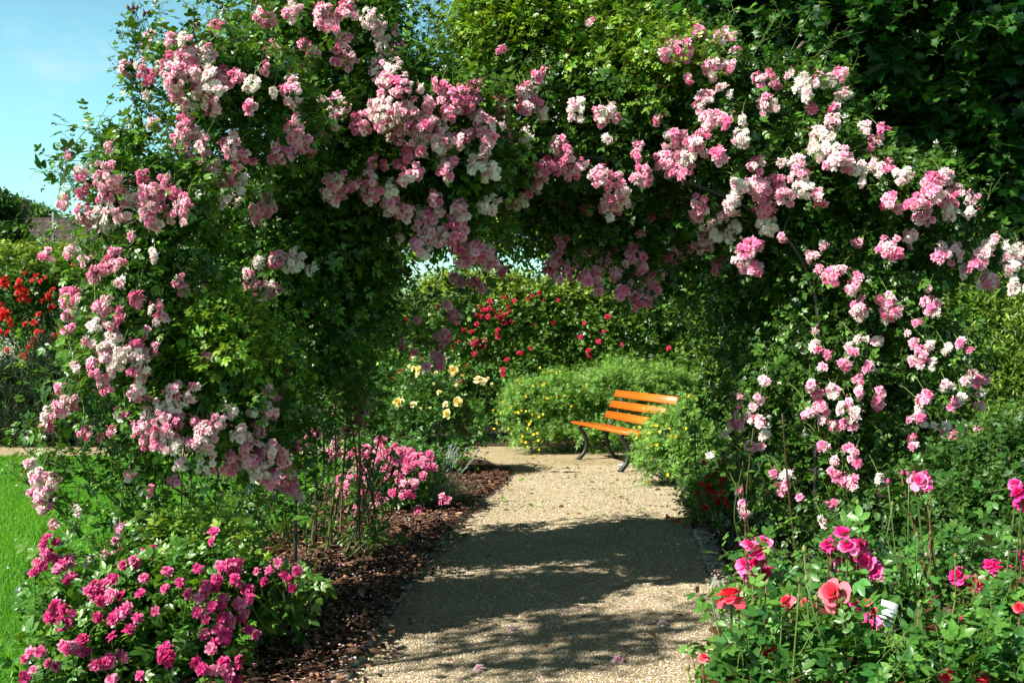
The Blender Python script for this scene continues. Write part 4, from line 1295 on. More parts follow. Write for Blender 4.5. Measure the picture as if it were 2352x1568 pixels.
hedge_rose('tall crimson rose hedge seen through the arch above the cinquefoil',
           [(900, 780, 17.6, 110, 120, .6), (1050, 760, 17.8, 130, 100, .6), (1200, 750, 18.2, 130, 110, .6), (1340, 760, 18.4, 130, 100, .6), (1480, 760, 18.6, 130, 110, .6), (1640, 780, 18.6, 150, 140, .6), (1000, 870, 17.4, 110, 70, .5), (1180, 850, 17.8, 120, 70, .5), (1350, 860, 18.3, 120, 80, .5), (1600, 900, 18.3, 160, 120, .5), (940, 940, 17.6, 120, 80, .5), (1080, 940, 17.8, 110, 80, .5), (1230, 950, 18, 110, 80, .5), (1400, 950, 18.3, 120, 80, .5)],
           srcpx("""880 320;900 340;860 370;885 380;935 330;940 290;1000 350;1030 365;1010 390;1060 400;1065 412;1020 415;985 380;930 380;960 350;865 420;750 420;790 455;835 465;985 455;980 480;990 495;860 515;850 540;880 550;905 550;910 515;850 590;715 530;755 520;725 550;1180 260;1220 245;1080 290;1155 280;1250 285;1330 285;1045 325;1195 425;1300 415;1480 415;1590 465;1455 495;1500 570;1510 600;1505 590;1105 585;1175 560;1015 680;1015 710;1035 625;800 660;770 750;1055 345;1025 270;640 320;235 295;395 395;460 395;540 625;500 610;670 630;645 775;600 790;580 700;430 690;385 735;1610 380;1960 560;1690 540;1560 520;830 900;800 880;1120 590;870 530;845 530;890 560;1000 370;920 345""", 1300, 1000, .7015, 12), CRIMS, 17.2, 3600, .12, (.05, .13, .018), (.15, .27, .035), (.6, 18.2, 0), SMALLF,
           [(1100, 690, 18.2, 190, 60, .5), (1350, 690, 18.4, 160, 60, .5)], fsize=.045)
hedge_rose('scarlet rose hedge behind the lawn below the house roof',
           [(60, 680, 17.6, 130, 100, .6), (200, 690, 17.9, 130, 110, .6), (330, 700, 18, 120, 110, .6), (60, 780, 17.4, 120, 90, .5), (200, 800, 17.6, 120, 100, .5), (-60, 700, 17.6, 100, 110, .6), (340, 820, 17.8, 130, 110, .5), (40, 900, 17.8, 130, 100, .4), (200, 910, 18, 130, 100, .4), (350, 930, 18, 130, 100, .4), (-80, 880, 17.8, 90, 120, .4)],
           srcpx("""20 200 22;40 215 20;120 200 20;130 250 22;160 260 18;110 270 16;175 270 16;150 290 18;125 310 16;175 315 14;20 390 26;45 400 20;10 410 20;155 145 14;225 160 14;200 190 12;255 195 13;285 170 9;330 250 15;300 285 16;310 300 15;265 320 14;325 360 18;240 400 14;215 455 16;165 465 14;155 465;50 520 20;230 515 16;265 512 10;330 555 26;360 575 18;365 605 20;375 525 18;215 565 20;180 620 22;140 680 24;120 670 14;460 95 14;535 100 14;390 490 14;10 330 16;60 440;5 510;45 630 18;100 700 14;1060 290 12;180 690 14;240 580 12;30 180 18;70 470 12;100 230 14;5 210 20;25 420 20;390 520 14""", 0, 1000, .6378, 12), SCARLET, 17.2, 2400, .12, (.04, .11, .016), (.10, .20, .028), (-7, 17.8, 0), SMALLF,
           [(50, 620, 17.8, 160, 45, .5), (200, 620, 18, 140, 45, .5)], fsize=None, big=1.5)


def hedge(label, blobs, n, size, ca, cb, loc, tp=SINGLEC, K=8, name='hedge', cat='hedge', L=(.3, .6)):
    B = Blobs(blobs)
    root = thing(name, label, cat, loc)
    la, sa = Acc(), Acc()
    body(la, sa, B, n, size, tp, ca, cb, L=L, K=K, lo=.6, hi=.97)
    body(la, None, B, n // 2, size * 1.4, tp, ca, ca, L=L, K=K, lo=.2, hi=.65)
    ground_stems(sa, B, loc[0], loc[1], 24, .015, col=(.06, .045, .03))
    la.build('foliage', M_SMALL, root); sa.build('stems', M_STEM, root)


hedge('tall yellowish green beech hedge behind the crimson roses', [(850, 560, 20.5, 160, 160, .8), (1050, 530, 20.5, 180, 160, .8), (1250, 530, 20.7, 180, 160, .8), (1450, 570, 21, 180, 140, .8), (1650, 680, 21, 180, 130, .8), (950, 800, 20.5, 250, 120, .7), (1300, 800, 20.7, 250, 120, .7), (1650, 820, 21, 250, 120, .7)],
      3200, .15, (.09, .20, .018), (.28, .42, .04), (1, 20.6, 0))
hedge('sunlit pale green willow leaved shrub beyond the shaded climbing rose', [(2260, 740, 12.5, 130, 110, .6), (2380, 720, 12.5, 120, 110, .6), (2260, 880, 12.3, 130, 120, .6), (2390, 900, 12.3, 120, 130, .6), (2300, 1020, 12, 160, 100, .5)],
      2300, .09, (.09, .19, .02), (.26, .36, .05), (5.6, 12.4, 0), [leaflet(1, .26, .1, .2, False)], 10, 'willow_shrub', 'shrub', (.3, .6))
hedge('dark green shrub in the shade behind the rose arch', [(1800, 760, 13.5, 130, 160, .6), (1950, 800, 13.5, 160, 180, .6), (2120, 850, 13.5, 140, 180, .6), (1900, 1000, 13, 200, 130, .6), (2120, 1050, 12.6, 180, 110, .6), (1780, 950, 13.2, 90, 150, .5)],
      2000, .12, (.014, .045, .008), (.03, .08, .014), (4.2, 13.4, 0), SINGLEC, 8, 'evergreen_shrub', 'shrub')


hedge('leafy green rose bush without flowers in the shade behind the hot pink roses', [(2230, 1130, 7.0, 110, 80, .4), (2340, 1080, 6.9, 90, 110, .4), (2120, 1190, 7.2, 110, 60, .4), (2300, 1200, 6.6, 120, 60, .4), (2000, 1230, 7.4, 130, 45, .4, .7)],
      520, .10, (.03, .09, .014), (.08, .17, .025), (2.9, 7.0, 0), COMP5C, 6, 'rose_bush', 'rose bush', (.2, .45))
sheet('mulch_bed', [(-2.5, 16.7), (10, 16.7), (10, 23), (-2.5, 23)], .004, M_SOIL)
sheet('mulch_bed', [(-12, 16.62), (-4.2, 16.7), (-2.5, 18.5), (-2.5, 19.5), (-12, 19.5)], .004, M_SOIL)


# ------------------------------------------------------------------ dark mountain pines by the lawn path
def pine(label, px, y0, y1, Y, r):
    x = (px - CX) / F * Y
    h = EYE - (y0 - CY) / F * Y
    root = thing('pine_shrub', label, 'dwarf pine', (x, Y, 0))
    la, sa = Acc(), Acc()
    n = 800
    zz = h * rng.random(n) ** .8
    rr = r * (1 - .45 * zz / h) * (.45 + .55 * rng.random(n))
    a = rng.random(n) * 6.28
    P = np.stack([x + rr * np.cos(a), Y + rr * np.sin(a), zz + .05], 1)
    D = unit(np.stack([np.cos(a) * .6, np.sin(a) * .6, np.full(n, .8)], 1) + .2 * rng.normal(size=(n, 3)))
    shoots(la, sa, P, D, rng.uniform(.15, .3, n), 26, .10, [leaflet(1, .075, .0, .0, False)], (.015, .05, .022), (.035, .09, .04), grav=0, wig=.02, stem_r=.006, stem_c=(.05, .035, .02))
    for i in range(30):
        k = rng.integers(n)
        tube(sa, curve([(x, Y, 0), ((x + P[k, 0]) / 2, (Y + P[k, 1]) / 2, P[k, 2] * .35), P[k]], 4), np.linspace(.03, .008, 9), 4, (.05, .035, .025))
    la.build('needles', M_SMALL, root); sa.build('branches', M_WOOD, root)


pine('dark dwarf pine at the far left beyond the lawn path', 20, 850, 1010, 17.0, .75)
pine('dark dwarf pine between the scarlet hedge and the climbing rose', 150, 790, 1010, 17.1, .85)
pine('dark dwarf pine half hidden behind the climbing rose canes', 290, 830, 1010, 17.2, .75)


# ------------------------------------------------------------------ trees
def tree(name, label, cat, loc, trunk_r, fork_z, blobs, n, size, tpls, ca, cb, mat, K=7, L=(.5, 1.), group=None, up=.9, inner=.5):
    B = Blobs(blobs)
    root = thing(name, label, cat, loc, group)
    la, sa = Acc(), Acc()
    body(la, sa, B, n, size, tpls, ca, cb, L=L, K=K, lo=.6, hi=1., up=up, upw=.2, outw=.8, grav=.12, stem_r=.006, stem_c=(.06, .045, .03))
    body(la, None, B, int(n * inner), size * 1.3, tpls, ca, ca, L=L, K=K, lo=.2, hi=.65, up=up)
    ta = Acc()
    base = np.array(loc, float)
    fork = base + np.array([0, 0, fork_z])
    tube(ta, curve([base + np.array([0, 0, -.1]), base + np.array([.05, 0, fork_z * .5]), fork], 6), np.linspace(trunk_r * 1.3, trunk_r * .8, 13), 10, (.11, .09, .07))
    for k in range(len(B.c)):
        e = B.c[k]
        m = (fork + e) / 2 + np.array([0, 0, .12 * np.linalg.norm(e - fork)])
        tube(ta, curve([fork - np.array([0, 0, .15]), m, e], 6), np.linspace(trunk_r * .5, trunk_r * .12, 13), 7, (.11, .09, .07))
        for j in range(4):
            q = e + rng.normal(size=3) * B.r[k] * .5
            tube(ta, curve([m * .4 + e * .6, (e + q) / 2 + np.array([0, 0, .05]), q], 4), np.linspace(trunk_r * .2, trunk_r * .05, 9), 5, (.11, .09, .07))
    ta.build('trunk', M_WOOD, root)
    la.build('crown', mat, root); sa.build('twigs', M_STEM, root)
    return root


tree('maple_tree', 'huge dark green maple with lobed leaves towering behind the arch', 'tree', (6.2, 15.5, 0), .32, 2.4,
     [(1480, 20, 13.4, 170, 120, 1.0), (1690, 40, 12.0, 200, 110, .9), (1900, 110, 11.7, 200, 120, .9), (2150, 20, 12.2, 200, 150, 1.1), (1720, 220, 12.4, 220, 110, .9), (1960, 280, 12.4, 230, 120, 1.0), (2280, 260, 12.8, 190, 200, 1.2),
      (1560, 330, 14.2, 260, 200, 1.2), (1850, 520, 14.2, 300, 170, 1.2), (2180, 500, 13.6, 260, 190, 1.2), (2420, 520, 14, 150, 260, 1.2), (1560, 560, 15, 250, 150, 1.), (1850, -240, 12.4, 220, 110, 1.3), (2120, -230, 12.6, 230, 130, 1.4), (2380, -200, 13.2, 200, 150, 1.6), (2400, -60, 14, 150, 150, 1.4), (1550, 150, 14.8, 230, 200, 1.2), (1850, 330, 14.5, 300, 200, 1.2), (2150, 230, 14.5, 300, 200, 1.2)],
     8500, .125, MAPLE, (.012, .05, .008), (.06, .165, .02), M_MAPLE, K=8, L=(.4, .9), up=1.1)
# a few turned leaves on the maple are part of its foliage colours
tree('broadleaf_tree', 'dark round tree beside the brown tiled roof', 'tree', (-13.6, 28, 0), .2, 2.6, [(-20, 500, 28, 65, 60, 1.1), (10, 570, 27.6, 55, 50, 1.0), (-50, 560, 28, 60, 70, 1.), (20, 510, 28.3, 25, 35, .4), (45, 580, 27.8, 30, 40, .5), (-30, 640, 28, 80, 50, .8)],
     900, .22, SINGLEC, (.022, .07, .014), (.06, .13, .025), M_SMALL, K=8, L=(.3, .7))
tree('broadleaf_tree', 'green treetop rising behind the ridge of the brown roof', 'tree', (-27, 62, 0), .3, 4, [(75, 505, 62, 30, 26, 1.5), (100, 515, 62, 25, 22, 1.4), (55, 515, 62, 25, 22, 1.4)],
     420, .35, SINGLEC, (.06, .14, .03), (.10, .20, .05), M_SMALL, K=8, L=(.5, 1.2))
tree('spruce_tree', 'bluish spruce tops beyond the gable of the white house', 'tree', (-21.5, 56, 0), .25, 4, [(222, 545, 56, 18, 35, .8), (196, 552, 57, 14, 28, .7), (290, 535, 56, 20, 30, .8)],
     320, .3, SINGLEC, (.02, .06, .035), (.05, .10, .06), M_SMALL, K=8, L=(.4, .9))


# unseen tree beside the lawn, added to cast dappled shade on the path
TX = (-4.1 / 3.15 * F + CX, CY - (4.6 - EYE) / 3.15 * F)
tree('added_shade_tree', 'small unseen tree added beside the lawn to dapple the near path with shade', 'tree', (-4.3, 3.2, 0), .06, 3.0,
     [(TX[0], TX[1], 3.15, 560, 560, .6), (TX[0] + 380, TX[1] - 380, 3.3, 330, 330, .5), (TX[0] + 300, TX[1] + 430, 3.1, 300, 280, .5), (TX[0] - 350, TX[1] - 200, 3.1, 330, 420, .5)], 150, .10, SINGLEC, (.04, .11, .015), (.10, .20, .03), M_SMALL, K=7, L=(.25, .5), inner=.25)


# ------------------------------------------------------------------ bench
def bench():
    X, Y, th, L, hs, vb, hb, vt, ht = 1.384, 13.138, 1.859, 1.998, .505, .507, .539, .689, .917
    e = np.array([math.cos(th), math.sin(th), 0]); nn = np.array([e[1], -e[0], 0])
    root = thing('park_bench', 'orange varnished wooden bench with black iron legs on the gravel', 'bench', (X, Y, 0))
    org = np.array([X, Y, .008])

    def q(u, v, z):
        return org + e * u + nn * v + np.array([0, 0, z])
    ang = math.atan2(vt - vb, ht - hb)

    def plank(name, v, z, wid, thk, tilt):
        a = Acc()
        box(a, (0, 0, 0), (L, wid, thk), bev=.004)
        me = a.mesh(name, M_BENCH, False)
        o = bpy.data.objects.new(name, me); COL.objects.link(o)
        o.parent = root
        c, s = math.cos(tilt), math.sin(tilt)
        ax = Vector(e); ay = Vector(nn * c + np.array([0, 0, 1.]) * s); az = ax.cross(ay)
        o.matrix_local = Matrix.Translation(Vector(q(L / 2, v, z)) - root.location) @ Matrix(((ax.x, ay.x, az.x), (ax.y, ay.y, az.y), (ax.z, ay.z, az.z))).to_4x4()
        return o
    for i in range(4):
        plank('seat_slat', .05 + .118 * i, hs - .022 - .012 * i, .098, .042, -.1)
    H = math.hypot(vt - vb, ht - hb)
    for i in range(3):
        f = (H / 2 + (i - 1) * (H - .103) / 2) / H
        plank('back_slat', vb + (vt - vb) * f - .016, hb + (ht - hb) * f, .103, .032, math.pi / 2 - ang)
    for u in (.26, L - .26):
        a = Acc()

        def bar(pts, wd, tk):
            P = curve([q(u, v, z) for v, z in pts], 6)
            t = unit(np.gradient(P, axis=0))
            w = np.tile(e, (len(P), 1)); m = np.cross(t, w)
            V = []
            for k in range(len(P)):
                for sa_, sb in ((-1, -1), (1, -1), (1, 1), (-1, 1)):
                    V.append(P[k] + w[k] * sa_ * wd / 2 + m[k] * sb * tk / 2)
            T = []
            for k in range(len(P) - 1):
                for j in range(4):
                    a0, a1 = k * 4 + j, k * 4 + (j + 1) % 4
                    T += [(a0, a1, a0 + 4), (a1, a1 + 4, a0 + 4)]
            T += [(0, 2, 1), (0, 3, 2)]
            b = (len(P) - 1) * 4
            T += [(b, b + 1, b + 2), (b, b + 2, b + 3)]
            a.add(np.array(V), T, (.012, .012, .013))
        bar([(.01, hs - .05), (.03, .42), (.10, .32), (.125, .22), (.09, .1), (.0, .0)], .05, .045)
        bar([(.44, hs - .1), (.41, .32), (.43, .18), (.50, .06), (.58, .0)], .05, .042)
        bar([(.0, hs - .052), (.2, hs - .07), (.42, hs - .092), (.48, hs - .02), (vb + .02, hb), (vt + .015, ht + .0)], .04, .026)
        bar([(.11, .2), (.25, .15), (.42, .2)], .035, .02)
        a.build('leg_frame', M_IRON, root, smooth=False)


bench()


def litter():
    p = at((2250 + .2551 * 980) * .5742, (1520 + .2551 * 1262) * .5742, 13.9)
    a = Acc()
    n, m = 8, 7
    V, T = [], []
    for i in range(n):
        f = i / (n - 1)
        r = .032 * (1 if .15 < f < .7 else .45)
        for j in range(m):
            t = j * 6.283 / m
            rr = r * (1 + .35 * rng.normal() * .5)
            V.append((f * .2 - .1, rr * math.cos(t), .028 + rr * math.sin(t) * .7))
    for i in range(n - 1):
        for j in range(m):
            a0, a1 = i * m + j, i * m + (j + 1) % m
            T += [(a0, a1, a0 + m), (a1, a1 + m, a0 + m)]
    a.add(np.array(V), T, (.35, .52, .60))
    o = a.build('crushed_bottle', M_PAINT)
    o.location = (p[0], p[1], .008)
    tag(o, 'crushed pale blue plastic bottle on the ground under the bench', 'bottle')


litter()

# ------------------------------------------------------------------ roses in front, close to the camera
HOT = (np.array((.90, .34, .58)), np.array((.88, .05, .34)), np.array((.80, .02, .22)), np.array((.58, .01, .11)))
CORAL = (np.array((.90, .18, .24)), np.array((.88, .05, .11)), np.array((.78, .02, .05)), np.array((.55, .01, .02)))


def front_roses(label, cat, base, blobs, nbody, blooms, buds, stops, default, leaf=.10, dark=(.03, .11, .02), mid=(.10, .23, .035)):
    B = Blobs(blobs)
    root = thing('rose_bush', label, cat, (*base, 0))
    if stops is HOT:                                   # the clusters are fuller than the blooms read off one by one
        blooms = blooms + [(x + rng.normal() * 16, y + rng.normal() * 11, r * rng.uniform(.75, 1.), t) for x, y, r, t in blooms if r > 15 and rng.random() < .75]
    la, sa = Acc(), Acc()
    AVOID.extend((x, y, r * 1.15 + 6, default + (0 if t == '' else float(t)) - .03) for x, y, r, t in blooms)
    AVOID.append((2036, 1412, 72, 3.7)); AVOID.append((2030, 1470, 45, 3.7))
    body(la, sa, B, nbody, leaf, COMP5, dark, mid, L=(.15, .3), K=5, lo=.4, hi=.95, upw=.7, red=.03, grav=.3, stem_r=.003, spread=.2)
    ground_stems(sa, B, base[0], base[1], 22, .006)
    meshes = {}
    for x, y, r, t in blooms:
        Y = default + (0 if t == '' else float(t)) + .05 * rng.normal()
        p = at(x, y, Y)
        s = r * Y / F * (1.05 if stops is CORAL else 1.25)
        cup = rng.random() < .3
        tpl = (CUPROSE if cup else BIGROSE)[rng.integers(4)]
        a = Acc()
        nr = unit(np.array([-.3, -.5, .8]) + .35 * rng.normal(size=3))
        put_blossom(a, tpl, p, nr, s, .35 + .18 * rng.normal(), stops, .35)
        o = a.build('blossom', M_PETAL, root, loc=p)
        d = -nr
        # calyx and stalk
        budshape(sa, p + d * s * .28, nr, s * .3, (.06, .13, .025))
        g = np.array([base[0] * .35 + p[0] * .65 + .05 * rng.normal(), base[1] * .35 + p[1] * .65 + .05 * rng.normal(), .0])
        P = curve([g, g * .5 + p * .5 + np.array([.02 * rng.normal(), 0, -.02]), p + d * s * .25 + np.array([0, 0, -.06]), p + d * s * .2], 6)
        tube(sa, P, np.linspace(.0055, .0028, len(P)), 5, np.array((.06, .10, .025)) if rng.random() < .6 else np.array((.12, .06, .03)))
        k = 4
        idx = (len(P) * rng.uniform(.35, .85, k)).astype(int)
        shoots(la, sa, P[idx], unit(rng.normal(size=(k, 3)) + np.array([0, 0, .6])), rng.uniform(.04, .12, k), 2, leaf, COMP5, dark, mid, light=SUNV, t0=.5)
    for x, y, r, t in buds:
        Y = default + (float(t) if t not in ('', 'c') else 0) + .08 * rng.normal()
        p = at(x, y, Y)
        a = Acc()
        d = unit(np.array([-.05, -.1, 1.]) + .2 * rng.normal(size=3))
        Lb = max(.022, r * 2 * Y / F)
        op = t == 'c'
        budshape(a, p - d * Lb * .5, d, Lb, (.10, .17, .03), stops[1] if op else (.16, .16, .05))
        for j in range(4):                              # sepals
            an = j * 1.57
            u = unit(d * .9 + .45 * np.array([math.cos(an), math.sin(an), 0]))
            inst(a, *leaflet(1, .22, .1, .1, False), (p - d * Lb * .35)[None], u[None], (u - d)[None] + 1e-3, Lb * .6, np.array([[.10, .18, .03]]))
        a.build('bud', M_PETAL if op else M_STEM, root, loc=p)
        g = np.array([base[0] * .3 + p[0] * .7 + .04 * rng.normal(), base[1] * .3 + p[1] * .7, .05])
        P = curve([g, g * .5 + p * .5 + np.array([.03 * rng.normal(), 0, 0]), p - d * Lb * .5], 6)
        tube(sa, P, np.linspace(.0045, .0022, len(P)), 5, (.09, .13, .03) if rng.random() < .6 else (.14, .06, .03))
        k = 3
        idx = (len(P) * rng.uniform(.4, .9, k)).astype(int)
        shoots(la, sa, P[idx], unit(rng.normal(size=(k, 3)) + np.array([0, 0, .6])), rng.uniform(.03, .09, k), 2, leaf * .8, COMP5, dark, mid, light=SUNV, t0=.5)
    AVOID.clear()
    la.build('foliage', M_ROSE, root); sa.build('stems', M_STEM, root)


R7 = (2700, 1900, .5935)
front_roses('coral red rose bush in bloom on the gravel edge near the camera', 'rose bush', (.86, 3.05),
            [(1830, 1590, 3.1, 150, 80, .25, .8), (1760, 1640, 2.95, 130, 80, .22), (1960, 1620, 3.0, 150, 90, .25), (2150, 1630, 3.0, 140, 90, .25), (2300, 1640, 3.0, 120, 80, .25), (1690, 1620, 3.0, 50, 60, .15, .5)], 270,
            srcpx("375 820 98 0;1080 800 108 0;755 850 58 0;650 1220 82 0;195 1230 42 -.2;1840 1350 52 -.2;2070 1365 46 -.2;870 855 30 .2;1300 860 30 .1;1345 910 24 .1;2320 890 40 .1;520 1365 30 -.1;2280 1320 40 -.1", *R7),
            srcpx("1030 1065 34 c;1925 965 16 c;1700 1370 26 c;245 780 32;425 750 32;605 820 24;620 720 24;870 495 32;885 695 26;835 700 28;950 825 18;110 1195 28;90 1290 26;150 1310 20;175 1260 22;290 1130 28;340 1240 26;775 940 26;1970 1290 46;1790 1200 28;2190 935 22;1885 810 26;1645 870 16;520 715 26", *R7), CORAL, 3.05)
front_roses('hot pink rose bush with big flower clusters around the white plant label', 'rose bush', (1.25, 4.15),
            [(1790, 1400, 4.7, 100, 60, .25, .6), (1950, 1420, 4.7, 140, 70, .25), (2080, 1440, 4.7, 120, 70, .25), (1880, 1520, 4.2, 150, 70, .22), (2100, 1560, 4.0, 150, 60, .2), (2060, 1370, 5.0, 110, 50, .25, .5)], 330,
            srcpx("490 470 40 0;580 460 52 0;570 525 56 0;470 610 52 0;560 610 56 0;600 660 52 0;500 660 50 0;1125 400 52 0;1060 490 46 0;1160 490 56 0;1240 470 50 0;1280 480 40 0;1250 545 56 0;1130 610 52 0;1210 610 52 0;1310 590 60 0;1370 620 44 0;1270 650 52 0;1315 1025 74 -.4;1270 1160 28 -.5;1220 870 44 -.1;600 1400 40 -.6", *R7),
            srcpx("1050 420 22 c;1230 180 22;1465 190 20;1720 390 22;1630 400 20;1890 540 22;2030 680 20", *R7), HOT, 3.9)
front_roses('hot pink rose bush with tall single stems at the far end of the bed', 'rose bush', (1.95, 4.4),
            [(2250, 1440, 4.4, 120, 80, .3), (2330, 1500, 4.0, 110, 90, .3), (2190, 1360, 4.8, 120, 60, .3, .6), (2330, 1370, 4.9, 90, 60, .3, .6), (2250, 1580, 3.7, 130, 70, .3)], 300,
            srcpx("1640 50 60 0;1700 90 28 0;2290 60 38 -.2;2320 120 52 -.2;2340 190 44 -.2;2160 620 52 0;2230 620 34 0;2310 560 52 0;2330 630 52 0;1910 680 56 0;2030 740 64 0;2035 1020 70 -.2", *R7),
            srcpx("1436 40 24 c;1570 -10 22 c;1610 -20 20 c;1700 -20 22 c;1530 -15 22 c;2275 640 32;2330 460 34;1715 110 18", *R7), HOT, 4.3)


# ------------------------------------------------------------------ plant label
def plant_label():
    Y = 3.65
    c = at(2036, 1420, Y)
    root = thing('plant_label', 'white plant name plate on a metal stake among the hot pink roses', 'plant label', (c[0], Y, 0))
    a = Acc()
    box(a, (0, 0, 0), (.054, .003, .115), col=(.72, .78, .80))
    p = a.build('plate', M_PAINT, root, smooth=False)
    rot = (math.radians(-14), math.radians(15), math.radians(-8))
    p.location = (0, 0, c[2]); p.rotation_euler = rot
    a = Acc()
    for k, (dx, dz, w) in enumerate(((-.006, .008, .026), (.008, .002, .018), (.0, -.018, .02), (.004, -.034, .016))):
        for q in range(int(w / .004)):
            box(a, (dx - w / 2 + q * .004, -.0022, dz + .0006 * rng.normal()), (.0022, .0008, .0030 + .0012 * rng.random()), col=(.25, .28, .3))
    o = a.build('small_print', M_PAINT, p, smooth=False)
    o.location = (0, 0, 0)
    cu = bpy.data.curves.new('lettering', 'FONT')
    cu.body = 'Frederik'; cu.size = .0125; cu.align_x = 'CENTER'; cu.extrude = .0004
    tmp = bpy.data.objects.new('lettering', cu); COL.objects.link(tmp)
    dg = bpy.context.evaluated_depsgraph_get()
    me = bpy.data.meshes.new_from_object(tmp.evaluated_get(dg))
    bpy.data.objects.remove(tmp)
    a_ = me.attributes.new('tint', 'FLOAT_COLOR', 'POINT')
    a_.data.foreach_set('color', np.tile([.2, .22, .24, 1.], len(me.vertices)))
    me.materials.clear(); me.materials.append(M_PAINT)
    o = bpy.data.objects.new('lettering', me); COL.objects.link(o)
    o.parent = p; o.location = (.0, -.0021, .03); o.rotation_euler = (math.radians(90), 0, 0)
    a = Acc()
    top = np.array([c[0] - .006, Y + .004, c[2] - .05]); bot = np.array([c[0] - .07, Y + .08, 0.])
    tube(a, [bot, top], .007, 4, (.42, .42, .40))
    a.build('stake', M_IRON, root, smooth=False)


plant_label()


# ------------------------------------------------------------------ houses, pole and aerial beyond the hedge
def quad(a, pts, col, thick=.0):
    P = np.array(pts, float)
    n = unit(np.cross(P[1] - P[0], P[2] - P[0]))
    if thick:
        Q = P - n * thick
        V = np.vstack([P, Q])
        T = [(0, 1, 2), (0, 2, 3), (4, 6, 5), (4, 7, 6)]
        for i in range(4):
            j = (i + 1) % 4
            T += [(i, i + 4, j), (j, i + 4, j + 4)]
    else:
        V, T = P, [(0, 1, 2), (0, 2, 3)]
    a.add(V, T, col)


def gable_house(label, c, rz, L, D, eave, ridge, wallc, roofc, name='house', skylights=(), timber=False, over=.4):
    """ridge along the local x axis"""
    root = thing(name, label, 'house', (*c, 0))
    root.rotation_euler = (0, 0, rz)
    zero = (c[0], c[1], 0)

    def put(acc, nm, mat, par=root):
        o = acc.build(nm, mat, None, smooth=False)
        o.parent = par
        return o
    a = Acc()
    h, d = L / 2, D / 2
    quad(a, [(-h, -d, 0), (h, -d, 0), (h, -d, eave), (-h, -d, eave)], wallc)
    quad(a, [(h, d, 0), (-h, d, 0), (-h, d, eave), (h, d, eave)], wallc)
    for s in (1, -1):
        P = [(s * h, -d * s, 0), (s * h, d * s, 0), (s * h, d * s, eave), (s * h, 0, ridge), (s * h, -d * s, eave)]
        a.add(P, [(0, 1, 2), (0, 2, 4), (4, 2, 3)], wallc)
    put(a, 'wall', M_PAINT)
    sl = math.atan2(ridge - eave, d); ln = math.hypot(ridge - eave, d) + over
    roof = None
    for s in (-1, 1):
        a = Acc()
        box(a, (0, 0, 0), (L + 2 * over, ln, .12), col=roofc)
        o = put(a, 'roof', M_ROOF)
        o.rotation_euler = (-s * sl if s > 0 else sl, 0, 0)
        mid_y = s * (d + over * math.cos(sl)) / 2
        o.location = (0, mid_y, ridge - abs(mid_y) * math.tan(sl) + .08)
        if s < 0:
            roof = o
    for x, y, w, hh in skylights:
        a = Acc()
        box(a, (x, y, .08), (w, hh, .1), col=(.10, .10, .11))
        f = put(a, 'roof_window', M_PAINT, roof)
        a = Acc()
        box(a, (x, y, .136), (w - .16, hh - .16, .02))
        put(a, 'pane', M_GLASS, f)
    return root, roof, put


hx = (150 - CX) / F * 40
r1, roof1, put1 = gable_house('house with a dark brown tiled roof and roof windows', (hx + 1.6, 42.), math.radians(-7), 14.0, 9., 3.1, 6.25, (.6, .56, .5), (.2, .12, .1), 'house', ((.9, .15, .8, 1.5), (3.4, -.35, .8, 1.4)))
a = Acc()
box(a, (-4.6, .2, 6.3), (.6, .6, 1.5), col=(.16, .09, .07)); box(a, (-4.6, .2, 7.08), (.72, .72, .1), col=(.2, .18, .16))
put1(a, 'chimney', M_WOOD)
hx2 = (345 - CX) / F * 36
r2, roof2, put2 = gable_house('white gabled house with dark timber strips and red brown roof', (hx2 + 2.4, 36.), math.radians(62), 8., 4.6, 2.9, 4.85, (.80, .80, .78), (.3, .14, .1), 'house')
for (x0, z0, x1, z1) in ((-.9, 0, -.9, 3.9), (.9, 0, .9, 3.9), (-2.3, 2.8, 2.3, 2.8), (0, 2.8, 0, 4.65)):
    for sx in (-1, 1):
        a = Acc()
        tube(a, [(sx * 4.0, x0, z0), (sx * 4.0, x1, z1)], .09, 4, (.05, .035, .03))
        put2(a, 'timber', M_WOOD)


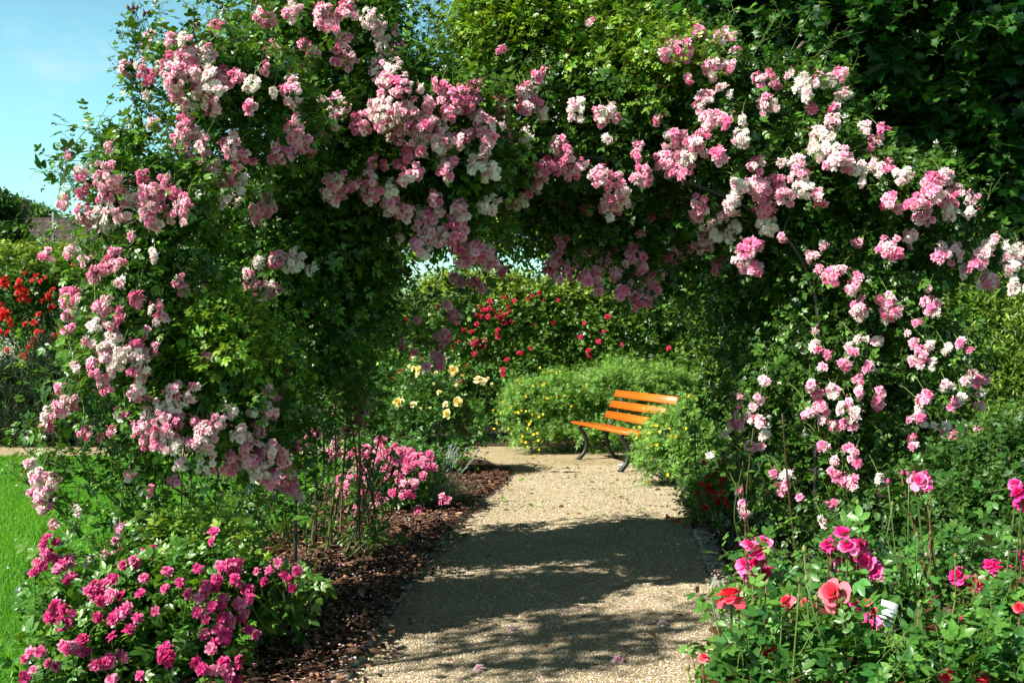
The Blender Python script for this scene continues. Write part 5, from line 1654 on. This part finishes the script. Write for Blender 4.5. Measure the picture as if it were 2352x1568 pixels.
def pole():
    Y = 34.
    x = (122.5 - CX) / F * Y
    top = EYE - (487 - CY) / F * Y
    root = thing('utility_pole', 'grey utility pole with two crossarms rising over the roof', 'utility pole', (x, Y, 0))
    a = Acc(); tube(a, [(x, Y, 0), (x, Y, top)], np.array([.06, .045]), 8, (.15, .155, .15)); a.build('post', M_STONE, root)
    for dz in (.08, .32):
        a = Acc(); tube(a, [(x - .15, Y, top - dz), (x + .15, Y, top - dz)], .02, 4, (.14, .145, .14)); a.build('crossarm', M_STONE, root)
    for dz in (.08, .32):
        a = Acc()
        P = [(x, Y, top - dz), (x + 8, Y + 8, top - dz - .45), (x + 16, Y + 16, top - dz)]
        tube(a, curve(P, 8), .006, 3, (.2, .2, .2)); a.build('wire', M_IRON, root)


pole()


def aerial():
    Y = 45.
    x = (33 - CX) / F * Y
    z1 = EYE - (452 - CY) / F * Y
    root = thing('roof_aerial', 'thin television aerial on a mast above the dark tree', 'aerial', (x, Y, 5.5))
    a = Acc(); tube(a, [(x, Y, 5.5), (x, Y, z1)], .022, 5, (.35, .36, .37)); a.build('mast', M_IRON, root)
    for dz, w in ((0., .22), (.12, .18), (.75, .3)):
        a = Acc(); tube(a, [(x - .02, Y, z1 - dz), (x + w, Y, z1 - dz - .03)], .012, 4, (.35, .36, .37))
        for q in range(4):
            tube(a, [(x + w * (q + .5) / 4, Y - .12, z1 - dz), (x + w * (q + .5) / 4, Y + .12, z1 - dz)], .006, 3, (.35, .36, .37))
        a.build('antenna_boom', M_IRON, root)


aerial()


def insect():
    p = at(1006, 5, 4.2)
    root = thing('bumblebee', 'dark bumblebee flying in the sky gap over the arch', 'insect', tuple(p))
    a = Acc()
    n, m = 9, 8
    t = np.linspace(0, 1, n)
    r = np.sin(np.pi * np.clip(t, .04, .97)) ** .6 * .0075 * (1 - .25 * np.exp(-((t - .42) / .06) ** 2))
    P = p + np.stack([(t - .5) * .018, .3 * (t - .5) * .01, (t - .5) * .012], 1)
    tube(a, P, r, m, (.02, .02, .025))
    o = a.build('insect_body', M_STEM, root)
    for s in (-1, 1):
        a = Acc()
        inst(a, *leaflet(1, .4, .05, .05, True), p[None] + np.array([[0, 0, .006]]), np.array([[.3, s * .8, .5]]), np.array([[0, 0, 1.]]), .013, np.array([[.3, .3, .32]]))
        a.build('wing', M_PETAL, root)


insect()
